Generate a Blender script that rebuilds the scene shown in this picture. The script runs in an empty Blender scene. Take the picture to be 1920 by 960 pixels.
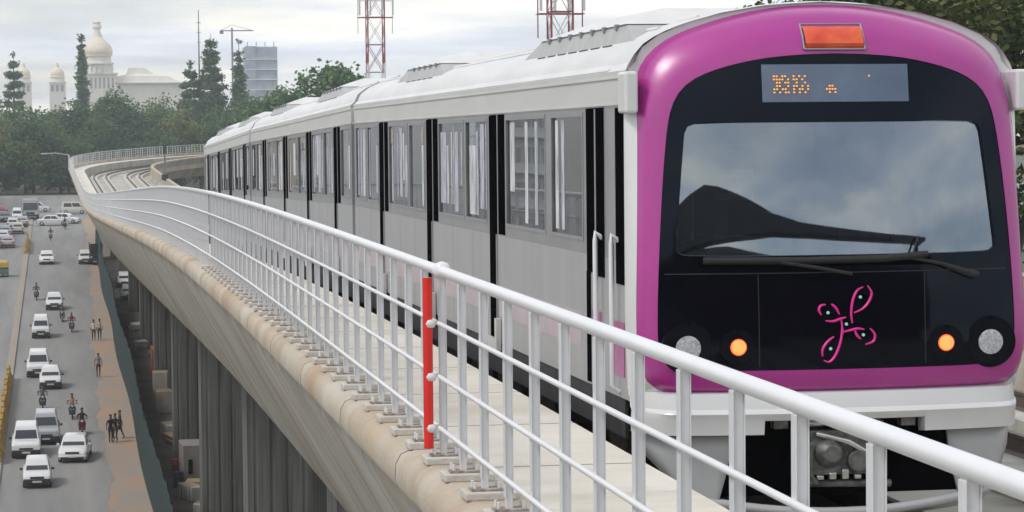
import bpy, bmesh, math, random
import numpy as np
from mathutils import Vector, Matrix
random.seed(11); RNG = np.random.default_rng(11)
S = bpy.context.scene
COL = S.collection
PI = math.pi
R = math.radians

# ------------------------------------------------------------------ helpers
class MB:
    """collects faces and links them as one mesh object"""
    def __init__(self): self.v = []; self.f = []; self.m = []; self.uv = {}
    def vert(self, p): self.v.append(tuple(p)); return len(self.v) - 1
    def face(self, pts, mi=0, uvs=None):
        ids = [self.vert(p) for p in pts]
        if uvs:
            for i, u in zip(ids, uvs): self.uv[i] = u
        self.f.append(ids); self.m.append(mi)
    def box(self, x0, x1, y0, y1, z0, z1, mi=0):
        b = len(self.v)
        self.v += [(x0,y0,z0),(x1,y0,z0),(x1,y1,z0),(x0,y1,z0),(x0,y0,z1),(x1,y0,z1),(x1,y1,z1),(x0,y1,z1)]
        for q in ((0,3,2,1),(4,5,6,7),(0,1,5,4),(1,2,6,5),(2,3,7,6),(3,0,4,7)):
            self.f.append([b+i for i in q]); self.m.append(mi)
    def hexa(self, bot, top, mi=0):
        b = len(self.v); self.v += [tuple(p) for p in bot] + [tuple(p) for p in top]; n = len(bot)
        self.f.append([b+i for i in range(n)][::-1]); self.m.append(mi)
        self.f.append([b+n+i for i in range(n)]); self.m.append(mi)
        for i in range(n):
            j = (i+1) % n
            self.f.append([b+i, b+j, b+n+j, b+n+i]); self.m.append(mi)
    def rings(self, rings, mi=0, closed=True, cap0=False, cap1=False, uvs=None):
        b = len(self.v); n = len(rings[0])
        for k, r in enumerate(rings):
            for i, p in enumerate(r):
                if uvs: self.uv[len(self.v)] = uvs[k][i]
                self.v.append(tuple(p))
        for k in range(len(rings)-1):
            for i in range(n if closed else n-1):
                j = (i+1) % n
                self.f.append([b+k*n+i, b+k*n+j, b+(k+1)*n+j, b+(k+1)*n+i]); self.m.append(mi)
        if cap0: self.f.append([b+i for i in range(n)][::-1]); self.m.append(mi)
        if cap1: self.f.append([b+(len(rings)-1)*n+i for i in range(n)]); self.m.append(mi)
    def tube(self, pts, r, n=8, mi=0, cap=True):
        pts = [Vector(p) for p in pts]; rs = r if isinstance(r, (list, tuple)) else [r]*len(pts)
        rings = []; up0 = None
        for i, p in enumerate(pts):
            d = (pts[min(i+1, len(pts)-1)] - pts[max(i-1, 0)])
            d = d.normalized() if d.length > 1e-9 else Vector((0,0,1))
            if up0 is None:
                up0 = Vector((0,0,1)) if abs(d.z) < .9 else Vector((1,0,0))
            s = d.cross(up0)
            if s.length < 1e-4: s = d.cross(Vector((1,0,0.01)))
            s.normalize(); u = s.cross(d).normalized(); up0 = u
            rings.append([p + (s*math.cos(2*PI*k/n) + u*math.sin(2*PI*k/n))*rs[i] for k in range(n)])
        self.rings(rings, mi, True, cap, cap)
    def disc(self, c, nrm, r, h, n=20, mi=0, r2=None):
        c = Vector(c); nrm = Vector(nrm).normalized()
        self.tube([c, c + nrm*h], [r, r if r2 is None else r2], n, mi)
    def lathe(self, prof, c=(0,0,0), n=20, mi=0):
        self.rings([[(c[0]+r*math.cos(2*PI*k/n), c[1]+r*math.sin(2*PI*k/n), c[2]+z) for k in range(n)] for r, z in prof], mi, True, True, True)
    def build(self, name, mats, parent=None, smooth=None, bevel=None, loc=None):
        me = bpy.data.meshes.new(name)
        me.from_pydata(self.v, [], self.f)
        if not isinstance(mats, (list, tuple)): mats = [mats]
        for m in mats: me.materials.append(m)
        me.polygons.foreach_set('material_index', self.m)
        if self.uv:
            ul = me.uv_layers.new(name='uv')
            for l in me.loops: ul.data[l.index].uv = self.uv.get(l.vertex_index, (0,0))
        bm = bmesh.new(); bm.from_mesh(me); bmesh.ops.recalc_face_normals(bm, faces=bm.faces); bm.to_mesh(me); bm.free()
        if smooth is not None:
            me.shade_smooth(); me.set_sharp_from_angle(angle=R(smooth))
        o = bpy.data.objects.new(name, me); COL.objects.link(o)
        if parent is not None: o.parent = parent
        if loc is not None: o.location = loc
        if bevel:
            bv = o.modifiers.new('bevel', 'BEVEL'); bv.width = bevel; bv.segments = 2; bv.limit_method = 'ANGLE'; bv.angle_limit = R(40)
        return o

def tag(o, label=None, cat=None, group=None, kind=None):
    if label: o['label'] = label
    if cat: o['category'] = cat
    if group: o['group'] = group
    if kind: o['kind'] = kind
    return o
def empty(name, loc=(0,0,0), rz=0, parent=None):
    o = bpy.data.objects.new(name, None); COL.objects.link(o); o.location = loc; o.rotation_euler = (0,0,rz)
    o.empty_display_size = .3
    if parent is not None: o.parent = parent
    return o
def copy_tree(o, parent=None):
    c = o.copy(); COL.objects.link(c)
    if parent is not None: c.parent = parent
    for ch in list(o.children): copy_tree(ch, c)
    return c

# ------------------------------------------------------------------ materials
def mat(name, color, rough=.5, metal=0.0, vary=.12, scale=3.0, bump=0.0, bscale=30.0, coat=0.0, color2=None, spec=.5, stretch=(1,1,1), sheet=None):
    m = bpy.data.materials.new(name); m.use_nodes = True
    nt = m.node_tree; N = nt.nodes; L = nt.links; p = N['Principled BSDF']
    p.inputs['Roughness'].default_value = rough; p.inputs['Metallic'].default_value = metal
    p.inputs['Coat Weight'].default_value = coat; p.inputs['Specular IOR Level'].default_value = spec
    tc = N.new('ShaderNodeTexCoord'); mp = N.new('ShaderNodeMapping'); L.new(tc.outputs['Object'], mp.inputs['Vector'])
    mp.inputs['Scale'].default_value = stretch
    nz = N.new('ShaderNodeTexNoise'); nz.inputs['Scale'].default_value = scale; nz.inputs['Detail'].default_value = 6
    nz.inputs['Roughness'].default_value = .6; L.new(mp.outputs['Vector'], nz.inputs['Vector'])
    cr = N.new('ShaderNodeValToRGB'); L.new(nz.outputs['Fac'], cr.inputs['Fac'])
    c2 = color2 if color2 else tuple(min(1, c*(1+vary)) for c in color); c1 = color if color2 else tuple(c*(1-vary) for c in color)
    cr.color_ramp.elements[0].position = .32; cr.color_ramp.elements[1].position = .68
    cr.color_ramp.elements[0].color = (*c1, 1); cr.color_ramp.elements[1].color = (*c2, 1)
    L.new(cr.outputs['Color'], p.inputs['Base Color'])
    if bump:
        nb = N.new('ShaderNodeTexNoise'); nb.inputs['Scale'].default_value = bscale; nb.inputs['Detail'].default_value = 4
        L.new(tc.outputs['Object'], nb.inputs['Vector'])
        b = N.new('ShaderNodeBump'); b.inputs['Strength'].default_value = bump; b.inputs['Distance'].default_value = .02
        L.new(nb.outputs['Fac'], b.inputs['Height']); L.new(b.outputs['Normal'], p.inputs['Normal'])
    return m
def emis(name, color, strength):
    m = bpy.data.materials.new(name); m.use_nodes = True; p = m.node_tree.nodes['Principled BSDF']
    p.inputs['Base Color'].default_value = (*[c*.5 for c in color], 1); p.inputs['Emission Color'].default_value = (*color, 1)
    p.inputs['Emission Strength'].default_value = strength; return m
def glass(name, tint, refl_ior=1.9, see=.75, rough=.02, rcol=(.95,.97,1)):
    """window glass: a reflecting coat over tinted see-through"""
    m = bpy.data.materials.new(name); m.use_nodes = True; nt = m.node_tree; N = nt.nodes; L = nt.links
    for n in list(N): N.remove(n)
    out = N.new('ShaderNodeOutputMaterial'); tr = N.new('ShaderNodeBsdfTransparent'); tr.inputs['Color'].default_value = (*tint, 1)
    df = N.new('ShaderNodeBsdfDiffuse'); df.inputs['Color'].default_value = (*[c*.25 for c in tint], 1)
    mx0 = N.new('ShaderNodeMixShader'); mx0.inputs['Fac'].default_value = 1-see
    L.new(tr.outputs[0], mx0.inputs[1]); L.new(df.outputs[0], mx0.inputs[2])
    gl = N.new('ShaderNodeBsdfGlossy'); gl.inputs['Roughness'].default_value = rough; gl.inputs['Color'].default_value = (*rcol,1)
    fr = N.new('ShaderNodeFresnel'); fr.inputs['IOR'].default_value = refl_ior
    tc = N.new('ShaderNodeTexCoord'); nz = N.new('ShaderNodeTexNoise'); nz.inputs['Scale'].default_value = .9
    bp = N.new('ShaderNodeBump'); bp.inputs['Strength'].default_value = .02; bp.inputs['Distance'].default_value = .05
    L.new(tc.outputs['Object'], nz.inputs['Vector']); L.new(nz.outputs['Fac'], bp.inputs['Height']); L.new(bp.outputs['Normal'], gl.inputs['Normal'])
    mx = N.new('ShaderNodeMixShader'); L.new(fr.outputs[0], mx.inputs['Fac']); L.new(mx0.outputs[0], mx.inputs[1]); L.new(gl.outputs[0], mx.inputs[2])
    L.new(mx.outputs[0], out.inputs['Surface']); return m
def leafmat(name, ca, cb, cc):
    m = bpy.data.materials.new(name); m.use_nodes = True; nt = m.node_tree; N = nt.nodes; L = nt.links; p = N['Principled BSDF']
    g = N.new('ShaderNodeNewGeometry'); tc = N.new('ShaderNodeTexCoord')
    nz = N.new('ShaderNodeTexNoise'); nz.inputs['Scale'].default_value = .35; L.new(tc.outputs['Object'], nz.inputs['Vector'])
    ad = N.new('ShaderNodeMath'); ad.operation = 'MULTIPLY_ADD'; ad.inputs[1].default_value = .45; L.new(g.outputs['Random Per Island'], ad.inputs[0])
    sc = N.new('ShaderNodeMath'); sc.operation = 'MULTIPLY'; sc.inputs[1].default_value = .6; L.new(nz.outputs['Fac'], sc.inputs[0]); L.new(sc.outputs[0], ad.inputs[2])
    cr = N.new('ShaderNodeValToRGB'); e = cr.color_ramp.elements
    e[0].position = .2; e[0].color = (*ca,1); e[1].position = .8; e[1].color = (*cc,1)
    x = e.new(.5); x.color = (*cb,1)
    L.new(ad.outputs[0], cr.inputs['Fac']); L.new(cr.outputs['Color'], p.inputs['Base Color'])
    p.inputs['Roughness'].default_value = .6; p.inputs['Specular IOR Level'].default_value = .3
    tl = N.new('ShaderNodeBsdfTranslucent'); L.new(cr.outputs['Color'], tl.inputs['Color'])
    mx = N.new('ShaderNodeMixShader'); mx.inputs['Fac'].default_value = .25
    L.new(p.outputs[0], mx.inputs[1]); L.new(tl.outputs[0], mx.inputs[2]); L.new(mx.outputs[0], N['Material Output'].inputs['Surface'])
    return m
def concrete_stained(name, base, light, stain, stain_amt=.5, joint=3.0, streak=1.0, green=None):
    """cast concrete: uv = (metres along, metres down). rain streaks, blotches and segment joints"""
    m = bpy.data.materials.new(name); m.use_nodes = True; nt = m.node_tree; N = nt.nodes; L = nt.links; p = N['Principled BSDF']
    p.inputs['Roughness'].default_value = .85
    uv = N.new('ShaderNodeUVMap'); uv.uv_map = 'uv'
    def noise(sc, sx, sy, det=6):
        mp = N.new('ShaderNodeMapping'); mp.inputs['Scale'].default_value = (sx, sy, 1); L.new(uv.outputs[0], mp.inputs['Vector'])
        n = N.new('ShaderNodeTexNoise'); n.inputs['Scale'].default_value = sc; n.inputs['Detail'].default_value = det; n.inputs['Roughness'].default_value = .65
        L.new(mp.outputs[0], n.inputs['Vector']); return n.outputs['Fac']
    def ramp(f, a, b):
        r = N.new('ShaderNodeMapRange'); r.inputs['From Min'].default_value = a; r.inputs['From Max'].default_value = b; L.new(f, r.inputs['Value']); return r.outputs[0]
    def mix(f, a, b):
        x = N.new('ShaderNodeMix'); x.data_type = 'RGBA'
        if isinstance(f, float): x.inputs[0].default_value = f
        else: L.new(f, x.inputs[0])
        for k, s in ((6, a), (7, b)):
            if isinstance(s, tuple): x.inputs[k].default_value = (*s, 1)
            else: L.new(s, x.inputs[k])
        return x.outputs[2]
    def mul(a, k):
        x = N.new('ShaderNodeMath'); x.operation = 'MULTIPLY'; L.new(a, x.inputs[0])
        if isinstance(k, float): x.inputs[1].default_value = k
        else: L.new(k, x.inputs[1])
        return x.outputs[0]
    c = mix(ramp(noise(.9, 1, 1), .35, .65), base, light)
    c = mix(mul(ramp(noise(.28, 1, .25, 5), .46, .62), float(stain_amt)), c, stain)
    c = mix(mul(ramp(noise(.8, 1, .7, 8), .54, .72), .5), c, tuple(s*.6 for s in stain))
    c = mix(mul(ramp(noise(.35, 1, .4), .5, .7), float(stain_amt)*.8), c, tuple(s*1.25 for s in stain))
    if green: c = mix(mul(ramp(noise(.25, 1, .3), .5, .68), .55), c, green)
    c = mix(mul(ramp(noise(2.6, 1, .07, 3), .58, .75), float(streak)*.6), c, tuple(s*.35 for s in stain))
    if joint:
        sp = N.new('ShaderNodeSeparateXYZ'); L.new(uv.outputs[0], sp.inputs[0])
        dv = N.new('ShaderNodeMath'); dv.operation = 'DIVIDE'; L.new(sp.outputs[0], dv.inputs[0]); dv.inputs[1].default_value = joint
        fr = N.new('ShaderNodeMath'); fr.operation = 'FRACT'; L.new(dv.outputs[0], fr.inputs[0])
        lt = N.new('ShaderNodeMath'); lt.operation = 'LESS_THAN'; L.new(fr.outputs[0], lt.inputs[0]); lt.inputs[1].default_value = .035/joint
        c = mix(mul(lt.outputs[0], .8), c, (.05,.045,.04))
    L.new(c, p.inputs['Base Color'])
    nb = noise(14., 1, 1); b = N.new('ShaderNodeBump'); b.inputs['Strength'].default_value = .35; b.inputs['Distance'].default_value = .03
    L.new(nb, b.inputs['Height']); L.new(b.outputs['Normal'], p.inputs['Normal'])
    return m

M = {}
M['white_paint'] = mat('white_paint', (.74,.75,.77), .32, vary=.05, scale=6, bump=.06, bscale=60)
M['rail_white'] = mat('rail_white', (.73,.73,.74), .34, vary=.025, scale=3, bump=.05, bscale=40)
M['post_white'] = mat('post_white', (.66,.665,.68), .42, vary=.09, scale=7, bump=.08, bscale=40, stretch=(1,1,.3))
M['red_paint'] = mat('red_paint', (.72,.02,.012), .4, vary=.1, scale=9)
M['rust_brown'] = mat('rust_brown', (.06,.035,.025), .8, vary=.5, scale=9)
M['yellow_crate'] = mat('yellow_crate', (.55,.42,.03), .6, vary=.15)
M['mask_joint'] = mat('mask_joint', (.014,.014,.016), .6)
M['rust'] = mat('rust', (.16,.075,.04), .8, vary=.5, scale=14, color2=(.42,.40,.38))
M['roof_white'] = mat('roof_white', (.70,.70,.69), .42, vary=.08, scale=1.2, color2=(.60,.595,.58), stretch=(3,.6,3))
M['header'] = mat('header', (.56,.555,.54), .42, vary=.05, scale=1.5, stretch=(1,.5,3))
M['steel'] = mat('steel', (.40,.405,.415), .40, metal=.25, vary=.06, scale=1.0, stretch=(1,4,.5))
M['band'] = mat('band', (.25,.252,.26), .32, vary=.10, scale=1.5)
M['frame_grey'] = mat('frame_grey', (.25,.255,.265), .4, vary=.08)
M['black'] = mat('black', (.003,.003,.004), .7, vary=.2, spec=0)
M['black_gloss'] = mat('black_gloss', (.003,.003,.006), .06, vary=.1, spec=.22)
M['black_gloss'].node_tree.nodes['Principled BSDF'].inputs['Specular Tint'].default_value = (.6,.75,1,1)
M['rubber'] = mat('rubber', (.015,.015,.016), .75, vary=.2)
M['magenta'] = mat('magenta', (.38,.008,.235), .38, vary=.06, coat=1.0, scale=2)
M['magenta'].node_tree.nodes['Principled BSDF'].inputs['Coat Roughness'].default_value = .28
M['pink_pale'] = mat('pink_pale', (.45,.385,.41), .5, vary=.1)
M['nose_white'] = mat('nose_white', (.66,.665,.66), .3, vary=.04, coat=.3, scale=2)
M['nose_grey'] = mat('nose_grey', (.42,.425,.43), .4, vary=.05, scale=2)
M['machinery'] = mat('machinery', (.05,.05,.05), .5, metal=.5, vary=.5, scale=12, color2=(.22,.22,.21))
M['dark_metal'] = mat('dark_metal', (.03,.03,.032), .6, vary=.4, scale=6)
M['interior'] = mat('interior', (.62,.62,.61), .6, vary=.05)
M['interior_floor'] = mat('interior_floor', (.16,.16,.17), .6, vary=.1)
M['seat'] = mat('seat', (.16,.17,.26), .5, vary=.1)
M['cab_wall'] = mat('cab_wall', (.20,.24,.32), .6, vary=.1)
M['paper'] = mat('paper', (.5,.53,.58), .8, vary=.05)
M['console'] = mat('console', (.012,.014,.014), .35, vary=.3)
M['console_teal'] = mat('console_teal', (.42,.50,.50), .45, vary=.25, scale=8)
M['chrome'] = mat('chrome', (.6,.6,.58), .2, metal=.9, vary=.05)
M['glass_car'] = glass('glass_car', (.80,.81,.84), 2.9, .96)
M['reflection_white'] = mat('reflection_white', (.30,.31,.33), .35, scale=3.2, stretch=(1,4,1), color2=(.86,.86,.87))  # streaked white, lilac and tan: window reflections painted as colour
M['reflection_lilac'] = mat('reflection_lilac', (.22,.23,.27), .35, scale=3.5, stretch=(1,4,1), color2=(.66,.67,.78))
M['reflection_tan'] = mat('reflection_tan', (.30,.25,.21), .35, scale=4, stretch=(1,3,1), color2=(.50,.40,.32))
M['glass_front'] = glass('glass_front', (.5,.54,.6), 3.4, .95, .015, (.74,.85,.97))
M['glass_dark'] = glass('glass_dark', (.10,.11,.12), 1.6, .6)
M['lamp_lens'] = mat('lamp_lens', (.45,.46,.48), .25, vary=.4, scale=60, coat=.5)
M['amber_on'] = emis('amber_on', (1.0,.10,.015), 1.1)
M['amber_core'] = emis('amber_core', (1.0,.30,.08), 1.25)
M['unit_grey'] = mat('unit_grey', (.40,.40,.39), .5, vary=.12, scale=4)
M['pink_faint'] = mat('pink_faint', (.38,.35,.375), .5, vary=.05)
M['red_lens'] = mat('red_lens', (.60,.045,.015), .3, vary=.35, scale=7, coat=.4, color2=(.78,.13,.03))
M['led_on'] = emis('led_on', (1.0,.40,.08), 1.0)
M['display'] = mat('display', (.085,.125,.20), .15, vary=.15, coat=.6, scale=3)
M['emblem_pink'] = mat('emblem_pink', (.75,.02,.30), .35, vary=.1)
M['emblem_dot'] = mat('emblem_dot', (.45,.8,.7), .4)
M['coping'] = concrete_stained('coping', (.45,.385,.30), (.53,.49,.425), (.36,.23,.125), .7, 3.0, .2)
M['web'] = concrete_stained('web', (.38,.35,.30), (.49,.47,.43), (.24,.165,.105), .5, 3.0, .12, (.24,.24,.19))
M['kerb'] = mat('kerb', (.50,.46,.40), .85, vary=.2, scale=2.5, bump=.4, bscale=25, color2=(.58,.55,.50))
M['walkway'] = concrete_stained('walkway', (.66,.61,.52), (.72,.69,.62), (.46,.40,.32), .35, 2.4, .25)
M['deck'] = concrete_stained('deck', (.42,.40,.35), (.50,.48,.42), (.24,.20,.15), .5, 3.0, .5)
M['plinth'] = mat('plinth', (.52,.50,.44), .85, vary=.2, scale=2, bump=.3)
M['rail_steel'] = mat('rail_steel', (.14,.11,.09), .5, metal=.5, vary=.3, scale=4)
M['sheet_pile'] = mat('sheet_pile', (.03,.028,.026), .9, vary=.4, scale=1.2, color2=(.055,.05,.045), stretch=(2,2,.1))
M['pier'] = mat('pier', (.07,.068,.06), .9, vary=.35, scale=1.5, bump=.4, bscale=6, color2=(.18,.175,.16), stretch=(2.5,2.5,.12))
M['asphalt'] = mat('asphalt', (.205,.203,.20), .85, vary=.15, scale=.55, bump=.3, bscale=3, color2=(.30,.29,.275), stretch=(1,.07,1))
M['dirt'] = mat('dirt', (.42,.27,.175), .95, vary=.3, scale=.45, bump=.5, bscale=2, color2=(.30,.275,.245), stretch=(1,.4,1))
M['ground'] = mat('ground', (.10,.085,.06), .95, vary=.4, scale=.15, bump=.5, bscale=1, color2=(.07,.09,.04))
M['site'] = mat('site', (.12,.10,.085), .95, vary=.5, scale=.35, bump=.5, bscale=1.5, color2=(.20,.17,.14))
M['kerbstone'] = mat('kerbstone', (.40,.33,.25), .9, vary=.3, scale=1.5, color2=(.30,.27,.24))
M['yellow_paint'] = mat('yellow_paint', (.52,.30,.02), .7, vary=.4, scale=1.5, color2=(.36,.22,.05))
M['hoarding'] = mat('hoarding', (.010,.034,.028), .7, vary=.4, scale=.6, color2=(.022,.040,.048), stretch=(1,.4,.2))
M['vs_stone'] = mat('vs_stone', (.76,.72,.65), .9, vary=.08, scale=.3)
M['vs_dome'] = mat('vs_dome', (.78,.68,.54), .8, vary=.1, scale=.4)
M['vs_dark'] = mat('vs_dark', (.34,.33,.32), .9)
M['blue_scaffold'] = mat('blue_scaffold', (.36,.41,.48), .8, vary=.2, scale=.3)
M['tower_red'] = mat('tower_red', (.30,.07,.07), .6, vary=.2)
M['tower_white'] = mat('tower_white', (.60,.60,.60), .6, vary=.1)
M['grey_pole'] = mat('grey_pole', (.16,.17,.18), .6, vary=.1)
M['trunk'] = mat('trunk', (.07,.055,.04), .95, vary=.3, scale=2)
M['leaf_far'] = leafmat('leaf_far', (.028,.078,.030), (.075,.165,.058), (.175,.24,.08))
M['leaf_olive'] = leafmat('leaf_olive', (.055,.09,.028), (.145,.19,.06), (.26,.26,.10))
M['leaf_dark'] = leafmat('leaf_dark', (.017,.056,.030), (.042,.10,.05), (.085,.155,.068))
M['leaf_near'] = leafmat('leaf_near', (.012,.026,.008), (.065,.09,.02), (.15,.16,.04))
M['skin'] = mat('skin', (.22,.12,.075), .6)
M['hair'] = mat('hair', (.01,.009,.008), .6)
M['shoe'] = mat('shoe', (.03,.025,.02), .6)
# ------------------------------------------------------------------ the line of the viaduct (metres along t -> plan point, heading, drop)
_DROP = [(-80,0),(0,0),(25,0),(38,.09),(50,.27),(58,.44),(69,.71),(78,.94),(100,1.50),(125,2.12),(150,2.72),(190,3.55),(220,3.85),(260,3.60),(300,2.95),(340,2.05),(380,1.20),(420,.80),(500,.70),(900,.7)]
def drop(t):
    for i in range(len(_DROP)-1):
        a, b = _DROP[i], _DROP[i+1]
        if a[0] <= t <= b[0]:
            p0 = _DROP[max(0,i-1)]; p3 = _DROP[min(len(_DROP)-1,i+2)]
            h = b[0]-a[0]; u = (t-a[0])/h
            m1 = (b[1]-p0[1])/max(1e-6,b[0]-p0[0])*h; m2 = (p3[1]-a[1])/max(1e-6,p3[0]-a[0])*h
            return (2*u**3-3*u*u+1)*a[1]+(u**3-2*u*u+u)*m1+(-2*u**3+3*u*u)*b[1]+(u**3-u*u)*m2
    return .7
_L = {}
def _mk():
    x, y, h = 0.0, -80.0, 0.0
    for i in range(-160, 1300):
        t = i*.5; _L[i] = (x, y, h)
        k = 0
        if 200 <= t < 300: k = -.00009
        elif 318 <= t < 470: k = 1/88
        h += k*.5; x += math.sin(h)*.5; y += math.cos(h)*.5
_mk()
def P(t, a, z=0.0):
    i = math.floor(t*2); u = t*2-i; A, B = _L[i], _L[i+1]
    x = A[0]*(1-u)+B[0]*u; y = A[1]*(1-u)+B[1]*u; h = A[2]*(1-u)+B[2]*u
    return (x+a*math.cos(h), y-a*math.sin(h), z-drop(t))
def ground_z(y):
    return -22.0+.032*min(max(y,-200),452)
TS = [-46+2*i for i in range(60)] + [74+3*i for i in range(76)] + [302+2.0*i for i in range(110)]
def sweep(mb, prof, ts, mi=0, closed=False, cap=False):
    us = [0.0]
    for (a0,z0),(a1,z1) in zip(prof, prof[1:]): us.append(us[-1]+math.hypot(a1-a0, z1-z0))
    mb.rings([[P(t,a,z) for a,z in prof] for t in ts], mi, closed, cap, cap, [[(t,u) for u in us] for t in ts])

# ------------------------------------------------------------------ setting: ground and roads
g = MB()
ys = [-120,0,60,120,180,240,300,360,420,452,520,700,1000,1200,1400]
xs = [-900,-300,-120,-60,-30,-12,0,12,30,60,120,300,900]
g.rings([[(x,y,ground_z(y)) for x in xs] for y in ys], 0, False)
tag(g.build('ground', M['ground']), kind='structure')
def strip(name, x0, x1, y0, y1, dz, m, n=24):
    b = MB(); b.rings([[(x0 if not callable(x0) else x0(y), y, ground_z(y)+dz), (x1 if not callable(x1) else x1(y), y, ground_z(y)+dz)] for y in [y0+(y1-y0)*i/n for i in range(n+1)]], 0, False)
    return tag(b.build(name, m), kind='structure')
def edge(y): return 2.55+.9*min(1,max(0,(y-215)/90)) + .14*math.sin(y*.13)+.16*math.sin(y*.41+1)+.10*math.sin(y*1.07)+.07*math.sin(y*2.3)
strip('road_surface', -3.5, edge, -60, 386, .03, M['asphalt'], 420)
strip('road_surface', -12.5, -4.15, -60, 386, .03, M['asphalt'])
strip('crossing_road', -160, 220, 386, 446, .03, M['asphalt'], 20)
strip('dirt_shoulder', edge, 4.95, -60, 386, .02, M['dirt'], 420)
strip('site_ground', 4.95, 22, -60, 386, .024, M['site'])
b = MB()
yy = -60
prof = lambda y: [(-4.15,y,ground_z(y)+.01),(-4.12,y,ground_z(y)+.17),(-3.56,y,ground_z(y)+.17),(-3.5,y,ground_z(y)+.01)]
b.rings([prof(-60+446*i/60) for i in range(61)], 0, False)
tag(b.build('median_strip', M['kerbstone']), kind='structure')
b = MB()
for side in (-12.5, -3.52-.62):
    pass
tag(strip('pavement', -17.5, -12.5, -60, 386, .15, M['kerbstone']), kind='structure')

# ------------------------------------------------------------------ viaduct
via = empty('viaduct', P(0,6.9,-1.6))
tag(via, 'long pale stained concrete box girder viaduct curving away above the road, carrying the train', 'viaduct')
def vpart(o):
    o.parent = via; o.matrix_parent_inverse = Matrix.Translation(-via.location); return o
c = MB()
sweep(c, [(1.98,.80),(1.885,.815),(1.865,.86),(1.87,.95),(1.90,1.005),(1.97,1.035),(2.27,1.035),(2.29,1.02),(2.29,.68)], TS, 0)
vpart(c.build('parapet_coping', M['coping'], None, 50))
c = MB()
sweep(c, [(11.5,-.45),(11.5,1.035),(11.82,1.035),(11.9,1.0),(11.93,.92),(11.90,.83),(11.8,.80)], TS, 0)
vpart(c.build('parapet_coping', M['coping'], None, 50))
c = MB(); sweep(c, [(1.98,.80),(2.03,.60),(3.22,-1.52),(3.32,-1.62),(10.5,-1.62),(10.6,-1.52),(11.76,.60),(11.8,.80)], TS, 0)
vpart(c.build('girder', M['web'], None, 35))
c = MB(); sweep(c, [(2.29,.68),(3.72,.68),(3.75,.65)], TS, 0); sweep(c, [(3.75,.65),(3.75,-.45)], TS, 1)
vpart(c.build('walkway', [M['walkway'], M['deck']], None, 40))
c = MB(); sweep(c, [(3.75,-.45),(11.5,-.45)], TS, 0)
vpart(c.build('deck', M['deck'], None, 40))
# bearing pads under the railing posts
c = MB()
for k in range(-8, 40):
    t = 9.37+.71*k
    x, y, z = P(t, 2.05)
    c.box(x-.11, x+.15, y-.10, y+.10, z+1.034, z+1.075)
vpart(c.build('post_pad', M['kerb'], None, None, .008))['kind'] = 'stuff'
# tracks
for nm, ac in (('left', 5.5), ('right', 9.4)):
    tr = empty('railway_track', P(0,ac,-.2))
    tag(tr, 'railway track under the magenta fronted metro train' if nm == 'left' else 'empty railway track on the far side of the metro train', 'track')
    for s in (-.7175, .7175):
        c = MB(); sweep(c, [(ac+s-.45,-.449),(ac+s-.40,-.19),(ac+s+.40,-.19),(ac+s+.45,-.449)], TS, 0)
        o = c.build('plinth', M['plinth'], None, 40); o.parent = tr; o.matrix_parent_inverse = Matrix.Translation(-tr.location)
        c = MB(); sweep(c, [(ac+s-.075,-.188),(ac+s-.02,-.16),(ac+s-.015,-.05),(ac+s-.036,-.03),(ac+s-.036,0),(ac+s+.036,0),(ac+s+.036,-.03),(ac+s+.015,-.05),(ac+s+.02,-.16),(ac+s+.075,-.188)], TS, 0)
        o = c.build('rail', M['rail_steel'], None, 30); o.parent = tr; o.matrix_parent_inverse = Matrix.Translation(-tr.location)
# piers
def pier(t):
    x, y, z = P(t, 7.6, -1.62); gz = ground_z(y)
    h = _L[math.floor(t*2)][2]
    c = MB()
    hw, hd = 1.15, 1.2
    out = []
    def edgept(p, q, n):
        for i in range(n):
            for k, dep in ((0,0),(.38,0),(.44,.45),(.56,.45),(.62,0)):
                u = (i+k)/n; d = Vector((p[0]+(q[0]-p[0])*u, p[1]+(q[1]-p[1])*u)); nrm = Vector((q[1]-p[1], -(q[0]-p[0]))).normalized()
                d -= nrm*.10*dep; out.append((d.x, d.y))
    cs = [(-hw,-hd),(hw,-hd),(hw,hd),(-hw,hd)]
    for i in range(4): edgept(cs[i], cs[(i+1)%4], 4 if i%2 == 0 else 3)
    c.rings([[(px,py,gz-z-.3) for px,py in out],[(px,py,-1.5) for px,py in out]], 0, True, True, True)
    c.hexa([(-hw-.02,-hd-.02,-1.5),(hw+.02,-hd-.02,-1.5),(hw+.02,hd+.02,-1.5),(-hw-.02,hd+.02,-1.5)], [(-2.6,-hd-.05,-.25),(2.6,-hd-.05,-.25),(2.6,hd+.05,-.25),(-2.6,hd+.05,-.25)])
    c.box(-2.6,2.6,-hd-.05,hd+.05,-.25,-.002)
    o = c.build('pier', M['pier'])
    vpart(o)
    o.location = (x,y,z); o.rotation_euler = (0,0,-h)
for k in range(13): pier(2.5+31*k)

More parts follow.
